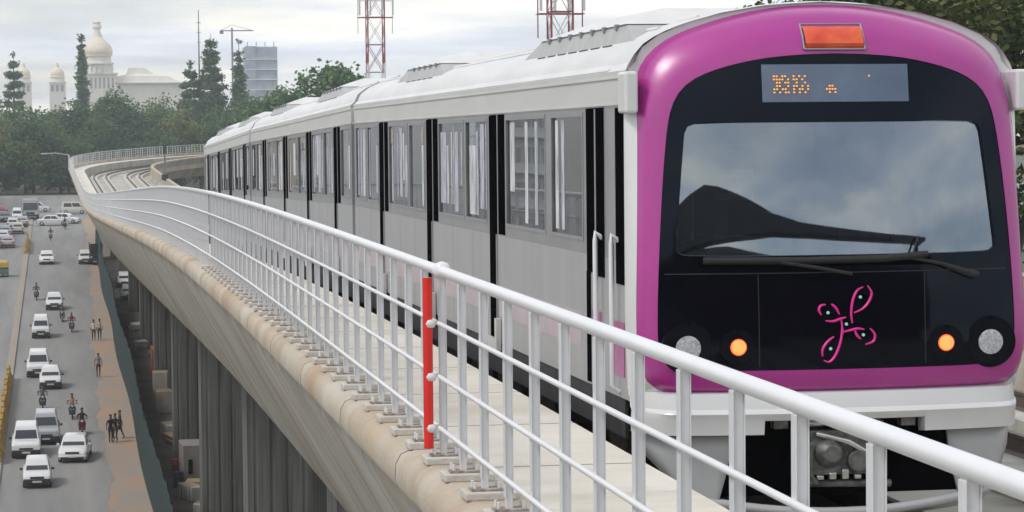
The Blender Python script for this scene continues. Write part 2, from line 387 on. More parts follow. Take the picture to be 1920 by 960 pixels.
# ------------------------------------------------------------------ railing
def post_mesh(far=False):
    c = MB()
    c.box(-.016,.016,-.022,.022,.0,.99 if not far else 1.03,0)
    if not far:
        c.box(-.0195,-.016,-.028,.028,.06,.975,0); c.box(.016,.0195,-.028,.028,.06,.975,0)
        c.box(-.075,.085,-.06,.06,-.0,.012,1)
        for sx in (-.055,.065):
            for sy in (-.04,.04): c.tube([(sx,sy,.012),(sx,sy,.045)], .009, 6, 0)
    return c
def railing(label, t0, t1, posts, far=False, group=None, dt=1.0, jog=0.0):
    root = empty('guard_railing', P(t0,2.05,1.075)); tag(root, label, 'railing', group)
    inv = Matrix.Translation(-root.location)
    n = max(1, int((t1-t0)/dt)); ts = [t0+(t1-t0)*i/n for i in range(n+1)]
    c = MB(); c.tube([P(t,2.05,2.08) for t in ts], .030, 12 if not far else 6, 0)
    o = c.build('handrail', M['rail_white'], root, 60); o.matrix_parent_inverse = inv
    for z in (1.80,1.51,1.23):
        c = MB(); c.tube([P(t,2.025,z) for t in ts], .0130, 8 if not far else 4, 0)
        o = c.build('rail', M['rail_white'], root, 60); o.matrix_parent_inverse = inv
    proto = None
    for t in posts:
        if proto is None:
            proto = post_mesh(far).build('post', [M['post_white'], M['rust']], root, None, None if far else .004); o = proto
        else: o = proto.copy(); COL.objects.link(o)
        o.parent = root; o.matrix_parent_inverse = inv; o.location = P(t, 2.05, 1.037 if far else 1.075)
    return root
TP = lambda k: 9.37+.71*k
r1 = railing('white tubular railing section nearest the camera, in front of the train cab', -2.3, 14.30, [TP(k) for k in range(-16,7)], dt=2)
r2 = railing('white tubular railing section running back from the red post to the bend', 14.38, 37, [TP(k) for k in range(7,39)], dt=2)
r3 = railing('distant white railing section past the bend, sloping down beside the rear carriage', 37.05, 105, [37.4+.71*k for k in range(95)], True, dt=3)
root = railing('farthest white railing on the viaduct edge where the track curves away', 105.1, 470, [106+3.6*k for k in range(98)], True, dt=3)
c = MB()
for k in range(98):
    for j in range(1,5):
        x,y,z = P(106+3.6*k+.72*j, 2.05, 1.037); c.box(x-.035,x+.035,y-.02,y+.02,z,z+1.02)
o = c.build('baluster', M['post_white'], root); o['kind'] = 'stuff'; o.matrix_parent_inverse = Matrix.Translation(-root.location)
# red end post with ball joint
c = MB(); x,y,z = P(14.34,2.05); xx = x-.085
c.tube([(xx,y-.03,z+1.12),(xx,y-.03,z+2.05)], .027, 10, 0)
rp = c.build('red_post', M['red_paint'], r2, 60); rp.matrix_parent_inverse = Matrix.Translation(-r2.location); rp['label'] = 'bright red painted post'
c = MB()
c.lathe([(0.002,-.05),(.035,-.04),(.055,0),(.035,.04),(.002,.05)], (x,y,z+2.085), 12)
for zz in (1.80,1.51,1.23): c.lathe([(0.002,-.03),(.03,-.02),(.034,0),(.03,.02),(.002,.03)], (xx+.01,y-.03,z+zz), 10)
o = c.build('joint', M['rail_white'], r2, 60); o.matrix_parent_inverse = Matrix.Translation(-r2.location)
# ------------------------------------------------------------------ metro train
T0 = 18.34
train = empty('metro_train', (5.52, T0, 0))
tag(train, 'white and grey metro train with a magenta front and black windscreen, running on the viaduct', 'train')
ROOF = [(1.44,3.235),(1.445,3.27),(1.40,3.32),(1.385,3.325),(1.375,3.36),(1.34,3.43),(1.22,3.52),(1.02,3.605),(.75,3.68),(.42,3.735),(0,3.76)]
ROOFL = [(-x,z) for x,z in ROOF] + [(x,z) for x,z in reversed(ROOF[:-1])]
RF = random.Random(5)
def carriage(label, off, length, y0, stripes, windows, units, lead=False):
    """off: metres behind the nose; local y grows away from the camera"""
    ta, tb = T0+off, T0+off+length
    A = Vector((5.52, ta, -drop(ta))); B = Vector((5.52, tb, -drop(tb))); d = B-A
    windows = [(a-.11, b+.11) for a, b in windows]
    body = MB()
    L = length-.35
    for s in (-1, 1):
        x0, x1 = sorted((s*1.44, s*1.38))
        body.box(x0, x1, y0, L, .86, 1.88, 0)
        body.box(x0, x1, y0, L, 3.01, 3.235, 2)
        # pillars of the window band
        holes = sorted([(a,b) for a,b in windows] + [(q-.42,q+.42) for q in stripes])
        e = y0
        for a, b in holes:
            if a > e: body.box(x0, x1, e, a, 1.88, 3.01, 1)
            e = b
        if e < L: body.box(x0, x1, e, L, 1.88, 3.01, 1)
        for a, b in windows:
            body.box(x0, x1, a, b, 1.88, 2.0, 1); body.box(x0, x1, a, b, 2.95, 3.01, 1)
    body.box(-1.38,1.38,y0,L,.86,.98,3)
    body.box(-1.38,1.38,y0,L,3.08,3.12,4)
    if not lead: body.box(-1.38,-.6,y0,y0+.06,.98,3.08,4); body.box(.6,1.38,y0,y0+.06,.98,3.08,4)
    body.box(-1.38,-.6,L-.06,L,.98,3.08,4); body.box(.6,1.38,L-.06,L,.98,3.08,4)
    for s in (-1, 1):
        x0, x1 = sorted((s*1.4402, s*1.4412))
        for q in stripes:
            for yy in (q+1.55, q+2.9):
                if yy < L-.3: body.box(x0,x1,yy,yy+.012,.87,1.875,5)
        body.box(x0,x1,y0+.02,L-.02,1.874,1.886,5)
    o = body.build('carriage', [M['steel'], M['band'], M['header'], M['interior_floor'], M['interior'], M['frame_grey']], train)
    o.location = A - train.location; o.rotation_euler = (math.atan2(d.z, d.y), 0, 0); tag(o, label)
    # roof
    r = MB(); r.rings([[(x,y,z) for x,z in ROOFL] for y in (y0, L)], 0, False)
    for x, z, w in ((-1.43,3.285,.016),(-1.05,3.60,.02),(-.75,3.685,.02),(-.45,3.74,.02),(-.15,3.765,.02),(.15,3.765,.02),(.45,3.74,.02),(.75,3.685,.02),(1.05,3.60,.02),(1.43,3.285,.016)):
        r.tube([(x,y0+(.7 if lead else 0),z-.006),(x,L,z-.006)], w, 6, 0)
    for y in (y0+.01, L-.01):
        r.rings([[(x,y,z) for x,z in ROOFL],[(x*.98,y,3.22) for x,z in ROOFL]], 0, False)
    r.build('roof', M['roof_white'], o, 35)
    gl = MB()
    for s in (-1, 1):
        x0, x1 = sorted((s*1.440, s*1.452)); gl.box(x0,x1,y0,L,3.02,3.035); gl.box(x0,x1,y0,L,3.215,3.228)
    gl.build('gutter', M['header'], o)
    wp = None
    for s in (-1, 1):
        for a, b in windows:
            c = MB(); x0, x1 = sorted((s*1.425, s*1.415)); c.box(x0,x1,a,b,2.0,2.95); c.build('window', M['glass_car'], o)
            f = MB()
            x0, x1 = sorted((s*1.405, s*1.446))
            f.box(x0,x1,a-.03,a,1.97,2.98); f.box(x0,x1,b,b+.03,1.97,2.98); f.box(x0,x1,a,b,1.97,2.0); f.box(x0,x1,a,b,2.95,2.98)
            f.build('window_frame', M['frame_grey'], o)
            y = a+RF.uniform(.03,.2)  # pale strips added outside the left panes, imitating bright reflections
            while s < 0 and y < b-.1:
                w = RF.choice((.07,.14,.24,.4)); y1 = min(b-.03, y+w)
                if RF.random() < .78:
                    zb, zt = RF.choice((2.03,2.03,2.10,2.30)), RF.choice((2.93,2.93,2.86,2.72)); pf = MB(); pf.box(s*1.4258,s*1.4275,y,y1,zb,zt); pf.build('reflection_strip', M[RF.choice(('reflection_white','reflection_white','reflection_lilac','reflection_lilac'))], o)
                    if zt < 2.75 and RF.random() < .6: pf = MB(); pf.box(s*1.4258,s*1.4275,y,min(b-.02,y1+.04),2.74,2.93); pf.build('reflection_strip', M['reflection_tan'], o)
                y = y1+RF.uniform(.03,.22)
        for q in stripes:
            c = MB(); x0, x1 = sorted((s*1.4385, s*1.385))
            c.box(x0,x1,q-.42,q+.42,1.881,3.009,0)
            x0, x1 = sorted((s*1.386, s*1.4425)); c.box(x0,x1,q-.02,q+.02,1.882,3.008,1)
            x0, x1 = sorted((s*1.4405, s*1.452)); c.box(x0,x1,q+.06,q+.42,.862,3.0,0)
            c.box(x0-.001,x1+.001,q+.02,q+.058,.9,1.88,1)
            c.build('door', [M['black'], M['frame_grey']], o)
    # step plates and decals
    for s in (-1, 1):
        x0, x1 = sorted((s*1.4405, s*1.4425))
        e = y0+(1.7 if lead else 0)
        for q in list(stripes) + [L]:
            if q-.12 > e+.3:
                c = MB(); c.box(x0,x1,e+.12,min(q-.02,L),1.12,1.40); c.build('stripe', M['pink_pale'] if lead else M['pink_faint'], o)
            e = q+.44
        for q in stripes:
            dx = MB(); x2, x3 = sorted((s*1.453, s*1.50)); dx.box(x2,x3,q-.2,q+.44,.80,.90); dx.box(x2,x3,q-.2,q-.1,.9,1.1); dx.build('step', M['header'], o)
    for a, b in units:
        u = MB(); n = 10
        for s in (-1, 1):
            pass
        u.hexa([(-1.26,a,3.46),(1.26,a,3.46),(1.26,b,3.46),(-1.26,b,3.46)], [(-1.17,a+.75,3.66),(1.17,a+.75,3.66),(1.17,b-.75,3.66),(-1.17,b-.75,3.66)], 3)
        u.hexa([(-1.19,a+.70,3.655),(1.19,a+.70,3.655),(1.19,b-.70,3.655),(-1.19,b-.70,3.655)], [(-.8,a+1.2,3.80),(.8,a+1.2,3.80),(.8,b-1.2,3.80),(-.8,b-1.2,3.80)], 1)
        y = a+.9
        while y < b-1.1:
            for s in (-1, 1):
                x0, x1 = sorted((s*1.262, s*1.19)); u.box(x0,x1,y,y+.34,3.475,3.50,2)
                x0, x1 = sorted((s*1.205, s*1.175)); u.box(x0,x1,y+.1,y+.16,3.62,3.664,0)
            y += .48
        u.build('roof_unit', [M['frame_grey'], M['roof_white'], M['dark_metal'], M['unit_grey']], o)
    it = MB()
    for s in (-1, 1):
        e = y0+1.2
        for q in list(stripes)+[L-.3]:
            if q-.7 > e:
                x0, x1 = sorted((s*1.37, s*.95)); it.box(x0,x1,e,q-.7,1.30,1.42,0)
                x0, x1 = sorted((s*1.37, s*1.30)); it.box(x0,x1,e,q-.7,1.42,1.90,0)
                for y in (e,q-.7): it.tube([(s*.92,y,.98),(s*.92,y,3.08)], .02, 6, 1)
            e = q+.7
    for k in range(int(length/2.2)):
        it.tube([(0,y0+2+2.0*k,.98),(0,y0+2+2.0*k,3.08)], .02, 6, 1)
    it.build('interior', [M['seat'], M['chrome']], o)
    # underframe and bogies
    k = MB(); k.box(-1.30,1.30,y0+.3,L-.3,.62,.858,0)
    for y in np.arange(4.6,length-4.5,1.7): k.box(-1.25,1.25,float(y),float(y)+1.35,.28,.64,0)
    for s in (-1, 1):
        x0, x1 = sorted((s*1.42, s*1.395)); k.box(x0,x1,y0+.3,L-.3,.56,.86,0)
    k.build('underframe', M['dark_metal'], o)
    for yb in (3.0, length-3.2):
        w = MB()
        for s in (-1, 1):
            x0, x1 = sorted((s*1.05, s*.88)); w.box(x0,x1,yb-1.6,yb+1.6,.38,.60,0)
            for yy in (yb-1.05, yb+1.05): w.disc((s*.80,yy,.43), (-s,0,0), .43, .12, 20, 1)
        for yy in (yb-1.05, yb+1.05): w.tube([(-.8,yy,.43),(.8,yy,.43)], .09, 8, 0)
        w.box(-.9,.9,yb-.25,yb+.25,.36,.62,0)
        w.build('bogie', [M['dark_metal'], M['machinery']], o)
    if not lead:
        b = MB()
        for i in range(4): b.box(-1.33+.04*(i%2),1.33-.04*(i%2),-.32+.16*i,-.20+.16*i,1.0,3.32)
        b.build('gangway', M['rubber'], o)
    return o
# windows sit between the door stripes
car1 = carriage('front carriage', 0, 19.0, .55, [6.42,10.82,15.25], [(2.4,3.5),(4.05,5.8),(7.15,8.25),(8.65,10.2),(11.55,12.65),(13.05,14.6),(16.0,16.9),(17.3,18.3)], [(1.1,6.2),(11.2,15.6)], True)
mid_w = [(.3,1.3),(2.7,3.8),(4.2,5.75),(7.2,8.3),(8.7,10.2),(11.7,12.8),(13.2,15.0),(16.75,18.0),(18.5,19.4)]
car2 = carriage('middle carriage', 19.0, 20.15, 0, [1.95,6.4,11.0,15.95], mid_w, [(2.8,7.4),(12.8,17.4)])
car3 = carriage('rear carriage', 39.15, 18.4, 0, [1.5,6.5,11.0,15.9], [(.25,1.0),(2.2,3.4),(3.9,5.8),(7.2,8.3),(8.7,10.2),(11.7,12.8),(13.2,15.0),(16.6,17.6)], [(2.8,7.0),(11.6,16.0)])
# cab side: black door opening, grey pillar, white handrails, magenta panel
for s in (-1, 1):
    x0, x1 = sorted((s*1.4405, s*1.450)); c = MB()
    c.box(x0,x1,1.45,1.725,1.72,3.01,0); c.box(x0,x1,1.775,2.1,1.74,3.01,0); c.box(x0-.001,x1+.001,1.725,1.775,.9,3.0,1); c.box(x0,x1,1.99,2.12,.88,1.739,0)
    c.build('cab_door', [M['black'], M['frame_grey']], car1)
    c = MB(); c.box(x0,x1,.57,1.0,1.70,3.0,0); c.build('cab_window', M['black'], car1)
    x0, x1 = sorted((s*1.4425, s*1.4455))
    for a, b, z0, z1 in ((.75,1.12,1.02,1.42),(1.60,1.95,1.06,1.45)):
        c = MB(); c.box(x0,x1,a,b,z0,z1); c.build('stripe', M['magenta'], car1)
for s in (-1, 1):
    for y in (.92, 1.52):
        c = MB(); x = s*1.50
        c.tube([(s*1.445,y,2.02),(x,y,2.06),(x,y,2.0),(x,y,.95),(s*1.445,y,.9)], .02, 8); c.build('handle', M['white_paint'], car1, 60)

# ---- the cab front
cab = empty('cab_front', (0,0,0), 0, train); cab.scale = (1.027,1,1)
def full(half, n=112):
    pts = [Vector((x,z)) for x,z in half]; pts = pts + [Vector((-x,z)) for x,z in reversed(half[1:-1])] + [pts[0]]
    ln = [0]
    for a, b in zip(pts, pts[1:]): ln.append(ln[-1]+(b-a).length)
    out = []; j = 0
    for i in range(n):
        s = ln[-1]*i/n
        while ln[j+1] < s: j += 1
        u = (s-ln[j])/max(1e-9, ln[j+1]-ln[j]); out.append(pts[j].lerp(pts[j+1], u))
    return out
def smooth_half(h, it=2):
    for _ in range(it):
        q = [h[0]]
        for a, b in zip(h, h[1:]):
            q += [(a[0]*.75+b[0]*.25, a[1]*.75+b[1]*.25), (a[0]*.25+b[0]*.75, a[1]*.25+b[1]*.75)]
        q.append(h[-1]); h = q
    return h
OUT = full(smooth_half([(0,.94),(1.0,.94),(1.22,.95),(1.35,1.02),(1.41,1.18),(1.42,1.45),(1.405,1.9),(1.385,2.5),(1.37,3.0),(1.36,3.22),(1.30,3.41),(1.14,3.55),(.87,3.655),(.54,3.73),(.27,3.765),(0,3.773)]))
MASK = full(smooth_half([(0,1.12),(1.0,1.12),(1.18,1.13),(1.28,1.21),(1.30,1.36),(1.285,1.8),(1.245,2.4),(1.20,2.83),(1.16,3.02),(1.07,3.16),(.9,3.255),(.6,3.335),(.3,3.37),(0,3.378)]))
WIN = full(smooth_half([(0,1.935),(1.08,1.935),(1.165,1.96),(1.155,2.05),(1.085,2.75),(1.07,2.86),(1.0,2.89),(0,2.89)], 1))
SEC = full(smooth_half([(0,.86),(1.36,.86),(1.44,.90),(1.44,3.0)] + ROOF, 1))
def sy(x, z): return .18*(x/1.41)**2 + .28*max(0,(z-1.2)/2.56)**1.5
def lerp(a, b, u): return a*(1-u)+b*u
# magenta frame
c = MB(); rings = []
for k in range(13):
    u = k/12; ring = []
    for a, b in zip(MASK, OUT):
        p = a.lerp(b, u); w = min(1, max(0, (p.y-2.9)/.7))
        ring.append((p.x, sy(p.x,p.y) - .012*(1-u) + u*u*(.05+.22*w) + (.10*max(0,u-.75)/.25 if u > .75 else 0)*(.5+.5*w), p.y))
    rings.append(ring)
ring0 = [(p.x, sy(p.x,p.y)+.03, p.y) for p in MASK]
c.rings([ring0]+rings, 0)
c.build('fascia_frame', M['magenta'], cab, 50)
# white shell from the frame back to the carriage
last = rings[-1]; c = MB(); rr = [[(x, y-.004, z) for x,y,z in last]]
for k in range(1, 9):
    u = k/8; e = math.sin(u*PI/2)
    rr.append([(lerp(a[0], b.x, e), lerp(a[1], .56, u), lerp(a[2], b.y, e)) for a, b in zip(last, SEC)])
c.rings(rr, 0); c.build('nose_shell', M['nose_white'], cab, 50)
# black mask around the windscreen
c = MB(); rg = []
for k in range(11):
    u = k/10; rg.append([(p.x, sy(p.x,p.y)-.004, p.y) for p in [a.lerp(b, u) for a, b in zip(MASK, WIN)]])
rg.append([(p.x*.985, sy(p.x,p.y)+.05, 2.4+(p.y-2.4)*.985) for p in WIN])
c.rings(rg, 0); c.build('front_mask', M['black_gloss'], cab, 50)
c = MB(); rows = []
for z in np.linspace(1.9355,2.8895,15):
    w = lerp(1.172,1.078,(z-1.935)/.955) - (.06*(1-(z-1.935)/.03) if z < 1.965 else 0) - (.05*(z-2.86)/.03 if z > 2.86 else 0)
    rows.append([(x, sy(x,z)+.018, z) for x in np.linspace(-w,w,25)])
c.rings(rows, 0, False); c.build('windscreen', M['glass_front'], cab, 60)
# screen edge lines (pale seal visible inside the glass)
c = MB(); seal = [(-1.0,2.80),(1.0,2.80)]
c.tube([(-1.02,sy(1.02,2.83)+.05,2.835),(0,sy(0,2.83)+.05,2.835),(1.02,sy(1.02,2.83)+.05,2.835)], .012, 6)
for s in (-1,1): c.tube([(s*1.0,sy(1,2.83)+.05,2.835),(s*1.03,sy(1.03,2.1)+.05,2.05)], .009, 6)
c.build('screen_seal', M['paper'], cab)
# destination display
c = MB(); c.rings([[(x, sy(x,z)-.012, z) for x in np.linspace(-.53,.53,13)] for z in (3.03,3.10,3.18,3.25,3.30)], 0, False)
disp = c.build('destination_display', M['display'], cab, 50)
def led(x, z, w=.011): c.box(x-w,x+w,sy(x,z)-.022,sy(x,z)-.013,z-w,z+w)
GL = ["1111","1001","1111","1010"]
def ledtxt(x0, z0, cols, pat, step=.02):
    global c
    c = MB()
    for j, row in enumerate(pat):
        for i, ch in enumerate(row):
            if ch == '1': led(x0+step*i, z0-step*1.15*j, .0052)
    c.build('display_text', M['led_on'], disp)
ledtxt(-.445, 3.215, 0, ["1101100101010","1111010110100","0110110010010"])
ledtxt(-.445, 3.145, 0, ["0110010110101","1101100101101","1010110101010"])
ledtxt(-.07, 3.145, 0, ["0110","1111","0101"]); ledtxt(.22, 3.215, 0, ["01"])
# red marker lamp at the top
def fy(x, z):   # depth of the magenta band near the top
    zm = 3.37-.12*x*x; zo = 3.757-.12*x*x; u = min(1,max(0,(z-zm)/(zo-zm))); w = min(1,max(0,(z-2.9)/.7))
    return sy(x,z)-.012*(1-u)+u*u*(.05+.22*w)+(.10*max(0,u-.75)/.25)
c = MB()
n = 7
xs_ = np.linspace(-.21,.21,9); zs_ = [3.415,3.45,3.50,3.55,3.585]
c.rings([[(x, fy(x,z)-.030+(.03 if z in (3.415,3.585) else 0), z) for x in xs_] for z in zs_], 0, False)
lm = c.build('marker_lamp', M['red_lens'], cab, 50)
c = MB()
for z in (3.408,3.592): c.tube([(x,fy(x,z)-.012,z) for x in (-.22,0,.22)], .008, 6)
for x in (-.22,.22): c.tube([(x,fy(x,z)-.012,z) for z in (3.408,3.5,3.592)], .008, 6)
c.build('lamp_frame', M['frame_grey'], lm)
# headlights and amber lamps
for s in (-1, 1):
    x, z = s*1.095, 1.285; y = sy(x,z)
    c = MB(); c.tube([(x,y-.004,z),(x,y-.03,z),(x,y-.034,z),(x,y-.012,z)], [.19,.185,.165,.10], 32); h = c.build('headlight', M['black_gloss'], cab, 30)
    c = MB(); c.tube([(x,y-.016,z),(x,y-.034,z),(x,y-.042,z)], [.097,.09,.03], 28); c.build('lens', M['lamp_lens'], h, 40)
    x, z = s*.75, 1.29; y = sy(x,z)
    c = MB(); c.tube([(x,y-.004,z),(x,y-.026,z),(x,y-.03,z),(x,y-.01,z)], [.13,.125,.11,.07], 32); h = c.build('indicator_lamp', M['black_gloss'], cab, 30)
    c = MB(); c.tube([(x,y-.014,z),(x,y-.026,z),(x,y-.034,z)], [.070,.064,.05], 28); c.build('lens', M['amber_on'], h, 40)
    c = MB(); c.tube([(x,y-.0345,z),(x,y-.040,z)], [.052,.03], 24); c.build('bulb', M['amber_core'], h, 40)
# emblem: looping pink ribbon strokes with small pale dots
EM = [[(1355,405),(1348,330),(1363,235),(1395,170),(1440,145)],[(1472,135),(1500,185),(1483,245),(1435,300),(1368,330)],
      [(1272,368),(1280,440),(1266,540),(1228,635),(1185,680),(1145,668)],[(1135,640),(1138,585),(1175,532),(1220,498)],
      [(1160,383),(1215,388),(1265,372),(1310,360)],[(1132,342),(1114,305),(1130,273),(1165,267)],[(1205,262),(1237,292),(1262,340)],
      [(1285,467),(1340,455),(1395,444),(1442,452)],[(1372,456),(1388,495),(1416,520)],[(1485,445),(1518,487),(1508,538),(1450,560)],[(1278,430),(1284,462),(1278,490)]]
def emp(u, v):
    px, py = 1240+u*.2604, 500+v*.2604
    x, z = (px-1577)/263, 2.87-(py-231)/263
    return (x, sy(x,z)-.005, z)
def spl(p, n=5):
    out = []
    for i in range(len(p)-1):
        a = p[max(0,i-1)]; b = p[i]; cc = p[i+1]; d = p[min(len(p)-1,i+2)]
        for k in range(n):
            t = k/n; out.append(tuple(.5*(2*b[j]+(cc[j]-a[j])*t+(2*a[j]-5*b[j]+4*cc[j]-d[j])*t*t+(3*b[j]-a[j]-3*cc[j]+d[j])*t**3) for j in (0,1)))
    return out+[p[-1]]
c = MB()
for st in EM:
    q = spl(st); nq = len(q)
    c.tube([emp(*p) for p in q], [.005+.0055*math.sin(PI*min(1,max(0,i/(nq-1)))) for i in range(nq)], 6, 0)
for u, v in ((1180,325),(1418,217),(1312,410),(1435,490),(1195,585)):
    p = emp(u,v); c.disc((p[0],p[1]+.006,p[2]), (0,-1,0), .0115, .008, 12, 1)
c.build('emblem', [M['emblem_pink'], M['emblem_dot']], cab, 60)
# panel joints and fasteners of the black mask
c = MB(); c.rings([[(x, sy(x,z)-.0055, z) for x in np.linspace(-1.24,1.24,25)] for z in (1.808,1.816)], 0, False); c.build('panel_joint', M['mask_joint'], cab)
for s in (-1, 1):
    c = MB(); c.rings([[(s*.60+q, sy(s*.60,z)-.0052, z) for q in (-.0035,.0035)] for z in np.linspace(1.15,1.80,8)], 0, False); c.build('panel_joint', M['mask_joint'], cab)
# wipers
c = MB()
c.tube([(-.98,sy(.98,1.93)-.03,1.905),(-.3,sy(.3,1.93)-.035,1.90),(.3,sy(.3,1.93)-.035,1.905),(.62,sy(.62,1.93)-.03,1.93)], .026, 8)
c.tube([(-.45,sy(.4,1.85)-.04,1.89),(-.2,sy(.2,1.83)-.045,1.85),(.06,sy(0,1.8)-.03,1.80)], .014, 8)
c.build('wiper', M['rubber'], cab, 50)
c = MB()
c.tube([(.45,sy(.45,1.9)-.03,1.915),(.72,sy(.72,1.86)-.045,1.86),(.92,sy(.92,1.8)-.03,1.79)], [.012,.014,.028], 8)
c.tube([(.92,sy(.92,1.8)-.035,1.79),(1.0,sy(1.,1.8)-.02,1.77)], .03, 8)
c.tube([(.50,sy(.5,1.9)-.03,1.90),(.56,sy(.56,2.0)-.01,2.06)], .007, 6)
c.build('wiper', M['rubber'], cab, 50)
c = MB(); c.rings([[(x,sy(x,z)-.008,z) for x in np.linspace(-1.0,.65,12)] for z in (1.855,1.925)], 0, False); c.build('wiper_cover', M['black'], cab, 50)
# fog on the lower lip, bumper beam with a notch for the coupler
XS = list(np.linspace(-1.42,-.60,10)) + [-.58,-.575] + list(np.linspace(-.5,.5,7)) + [.575,.58] + list(np.linspace(.60,1.42,10))
def byo(x): return .18*(x/1.41)**2 + .35*max(0,(abs(x)-1.18)/.24)**2.2
c = MB()
c.rings([[(x, byo(x)+o, z) for o, z in ((.10,.97),(-.005,.955),(-.02,.90),(-.03,.845),(-.065,.83),(-.075,.815),(-.06,.78),(-.05,(.765 if abs(x) < .577 else .665)),(.10,(.76 if abs(x) < .577 else .65)))] for x in XS], 0, False)
c.build('front_bumper', M['nose_white'], cab, 35)
for s in (-1, 1):
    c = MB()
    rows = []
    for z, xi, xo in ((.66,.78,1.40),(.5,.80,1.34),(.35,.83,1.22),(.2,.87,1.05),(.12,.90,.95)):
        rows.append([(s*lerp(xi,xo,i/6), .04+.18*(lerp(xi,xo,i/6)/1.41)**2+.35*max(0,(lerp(xi,xo,i/6)-1.1)/.3)**2, z) for i in range(7)])
    c.rings(rows, 0, False); o = c.build('cowl', M['nose_grey'], cab, 40)
    sd = o.modifiers.new('thick','SOLIDIFY'); sd.thickness = .03
c = MB(); c.tube([(x, .02+.20*(x/1.2)**2, .09+.13*(x/1.15)**2) for x in np.linspace(-1.15,1.15,17)], .035, 8); c.build('guard_bar', M['nose_grey'], cab, 60)
c = MB(); c.rings([[(x, .06+.20*(x/1.2)**2, .05+.13*(x/1.15)**2) for x in np.linspace(-1.15,1.15,17)],[(x, .3, .0+.10*(x/1.15)**2) for x in np.linspace(-1.1,1.1,17)]], 0, False); c.build('lower_lip', M['nose_grey'], cab, 50)
c = MB(); c.box(-1.3,1.3,.75,.8,.12,.84); c.box(-1.3,1.3,.3,.8,.80,.85); c.build('recess', M['black'], cab)
# coupler
c = MB()
c.box(-.24,.24,.02,.22,.36,.68,0); c.box(-.30,-.22,.0,.18,.30,.60,0); c.box(.16,.30,.05,.2,.40,.74,0)
c.tube([(-.10,.04,.52),(-.10,-.06,.52)], [.13,.06], 14, 0); c.tube([(.10,.04,.46),(.10,-.02,.46)], .08, 14, 0); c.tube([(-.2,.02,.66),(.02,-.03,.60),(.2,.02,.50),(.26,.05,.36)], .022, 8, 1); c.tube([(-.26,.02,.62),(-.30,-.02,.44),(-.2,.0,.30)], .02, 8, 0)
c.tube([(-.28,.1,.72),(0,.05,.75),(.28,.1,.70)], .035, 8, 1); c.tube([(-.34,.08,.30),(.36,.08,.28)], .03, 8, 0)
for k in range(5): c.box(-.2+.09*k,-.15+.09*k,-.01,.03,.33,.36+.02*(k%3),1)
c.tube([(0,.2,.5),(0,.8,.5)], .12, 12, 0)
c.build('coupler', [M['machinery'], M['chrome']], cab, 40, .006)
for x in (-.50,.42):
    c = MB(); c.box(x,x+.10,.02,.12,.70,.775); c.build('bracket', M['machinery'], cab)
# cab inside: back wall, desk cowl, papers
c = MB(); c.box(-1.36,1.36,1.95,2.0,.98,3.1,0); c.box(-1.36,1.36,.55,2.0,.97,1.0,0); c.box(-.35,.35,1.93,1.949,1.0,2.95,1)
c.build('cab_wall', [M['cab_wall'], M['console']], cab)
c = MB()
for i, (x, z) in enumerate(((-.45,2.66),(-.45,2.46),(-.45,2.28),(.55,2.66),(.55,2.45),(.55,2.27))):
    c.box(x,x+.30,1.92,1.928,z,z+.06,0)
c.build('notice', M['paper'], cab)
hump = [(-1.06,1.93),(-1.12,2.04),(-1.13,2.16),(-1.11,2.27),(-1.05,2.365),(-.97,2.415),(-.88,2.425),(-.78,2.40),(-.67,2.35),(-.55,2.275),(-.42,2.21),(-.25,2.165),(0,2.13),(.25,2.09),(.42,2.06),(.56,2.03),(.60,1.93)]
c = MB()
c.rings([[(x, sy(x,z)+dy, 1.90+(z-1.90)*sc*.32) for x,z in hump] for dy, sc in ((.085,.99),(.08,1.0),(.10,1.03),(.45,1.06),(.62,.8))], 0, False, True)
c.build('desk_cowl', M['console'], cab, 50)
c = MB()
c.rings([[(-.94,sy(.94,1.93)+.055,1.93),(-.5,sy(.5,1.93)+.055,1.93),(0,.11,1.93),(.52,sy(.5,1.93)+.055,1.93)],[(-.86,sy(.9,2.1)+.06,2.10),(-.5,sy(.5,2.05)+.06,2.065),(0,.12,2.045),(.45,sy(.5,2)+.06,2.015)]], 0, False)
for k in range(5): c.tube([(-.85+.05*k,sy(.8,1.96+.02*k)+.05,1.95+.02*k),(-.2,sy(.2,1.96+.02*k)+.048,1.955+.018*k),(.46-.05*k,sy(.4,1.95)+.048,1.95+.014*k)], .004, 4, 1)
c.tube([(-1.0,.2,1.94),(-.8,.2,1.99),(-.62,.2,1.95)], .007, 6, 1)
for k in range(4): c.tube([(-.7+.1*k,.17,2.0),(-.62+.3*k,.165,1.99)], .006, 6, 1)
c.build('desk_panel', [M['console_teal'], M['paper']], cab)
c = MB(); c.box(.72,1.1,.5,.8,1.5,1.95); c.box(-.2,.25,1.0,1.5,1.3,2.2); c.build('driver_seat', M['console'], cab)
# cant rail brackets at the shoulders of the cab
for s in (-1, 1):
    c = MB(); x0, x1 = sorted((s*1.38, s*1.475)); c.box(x0,x1,.34,.60,2.96,3.26); c.build('side_bracket', M['nose_white'], cab, None, .02)
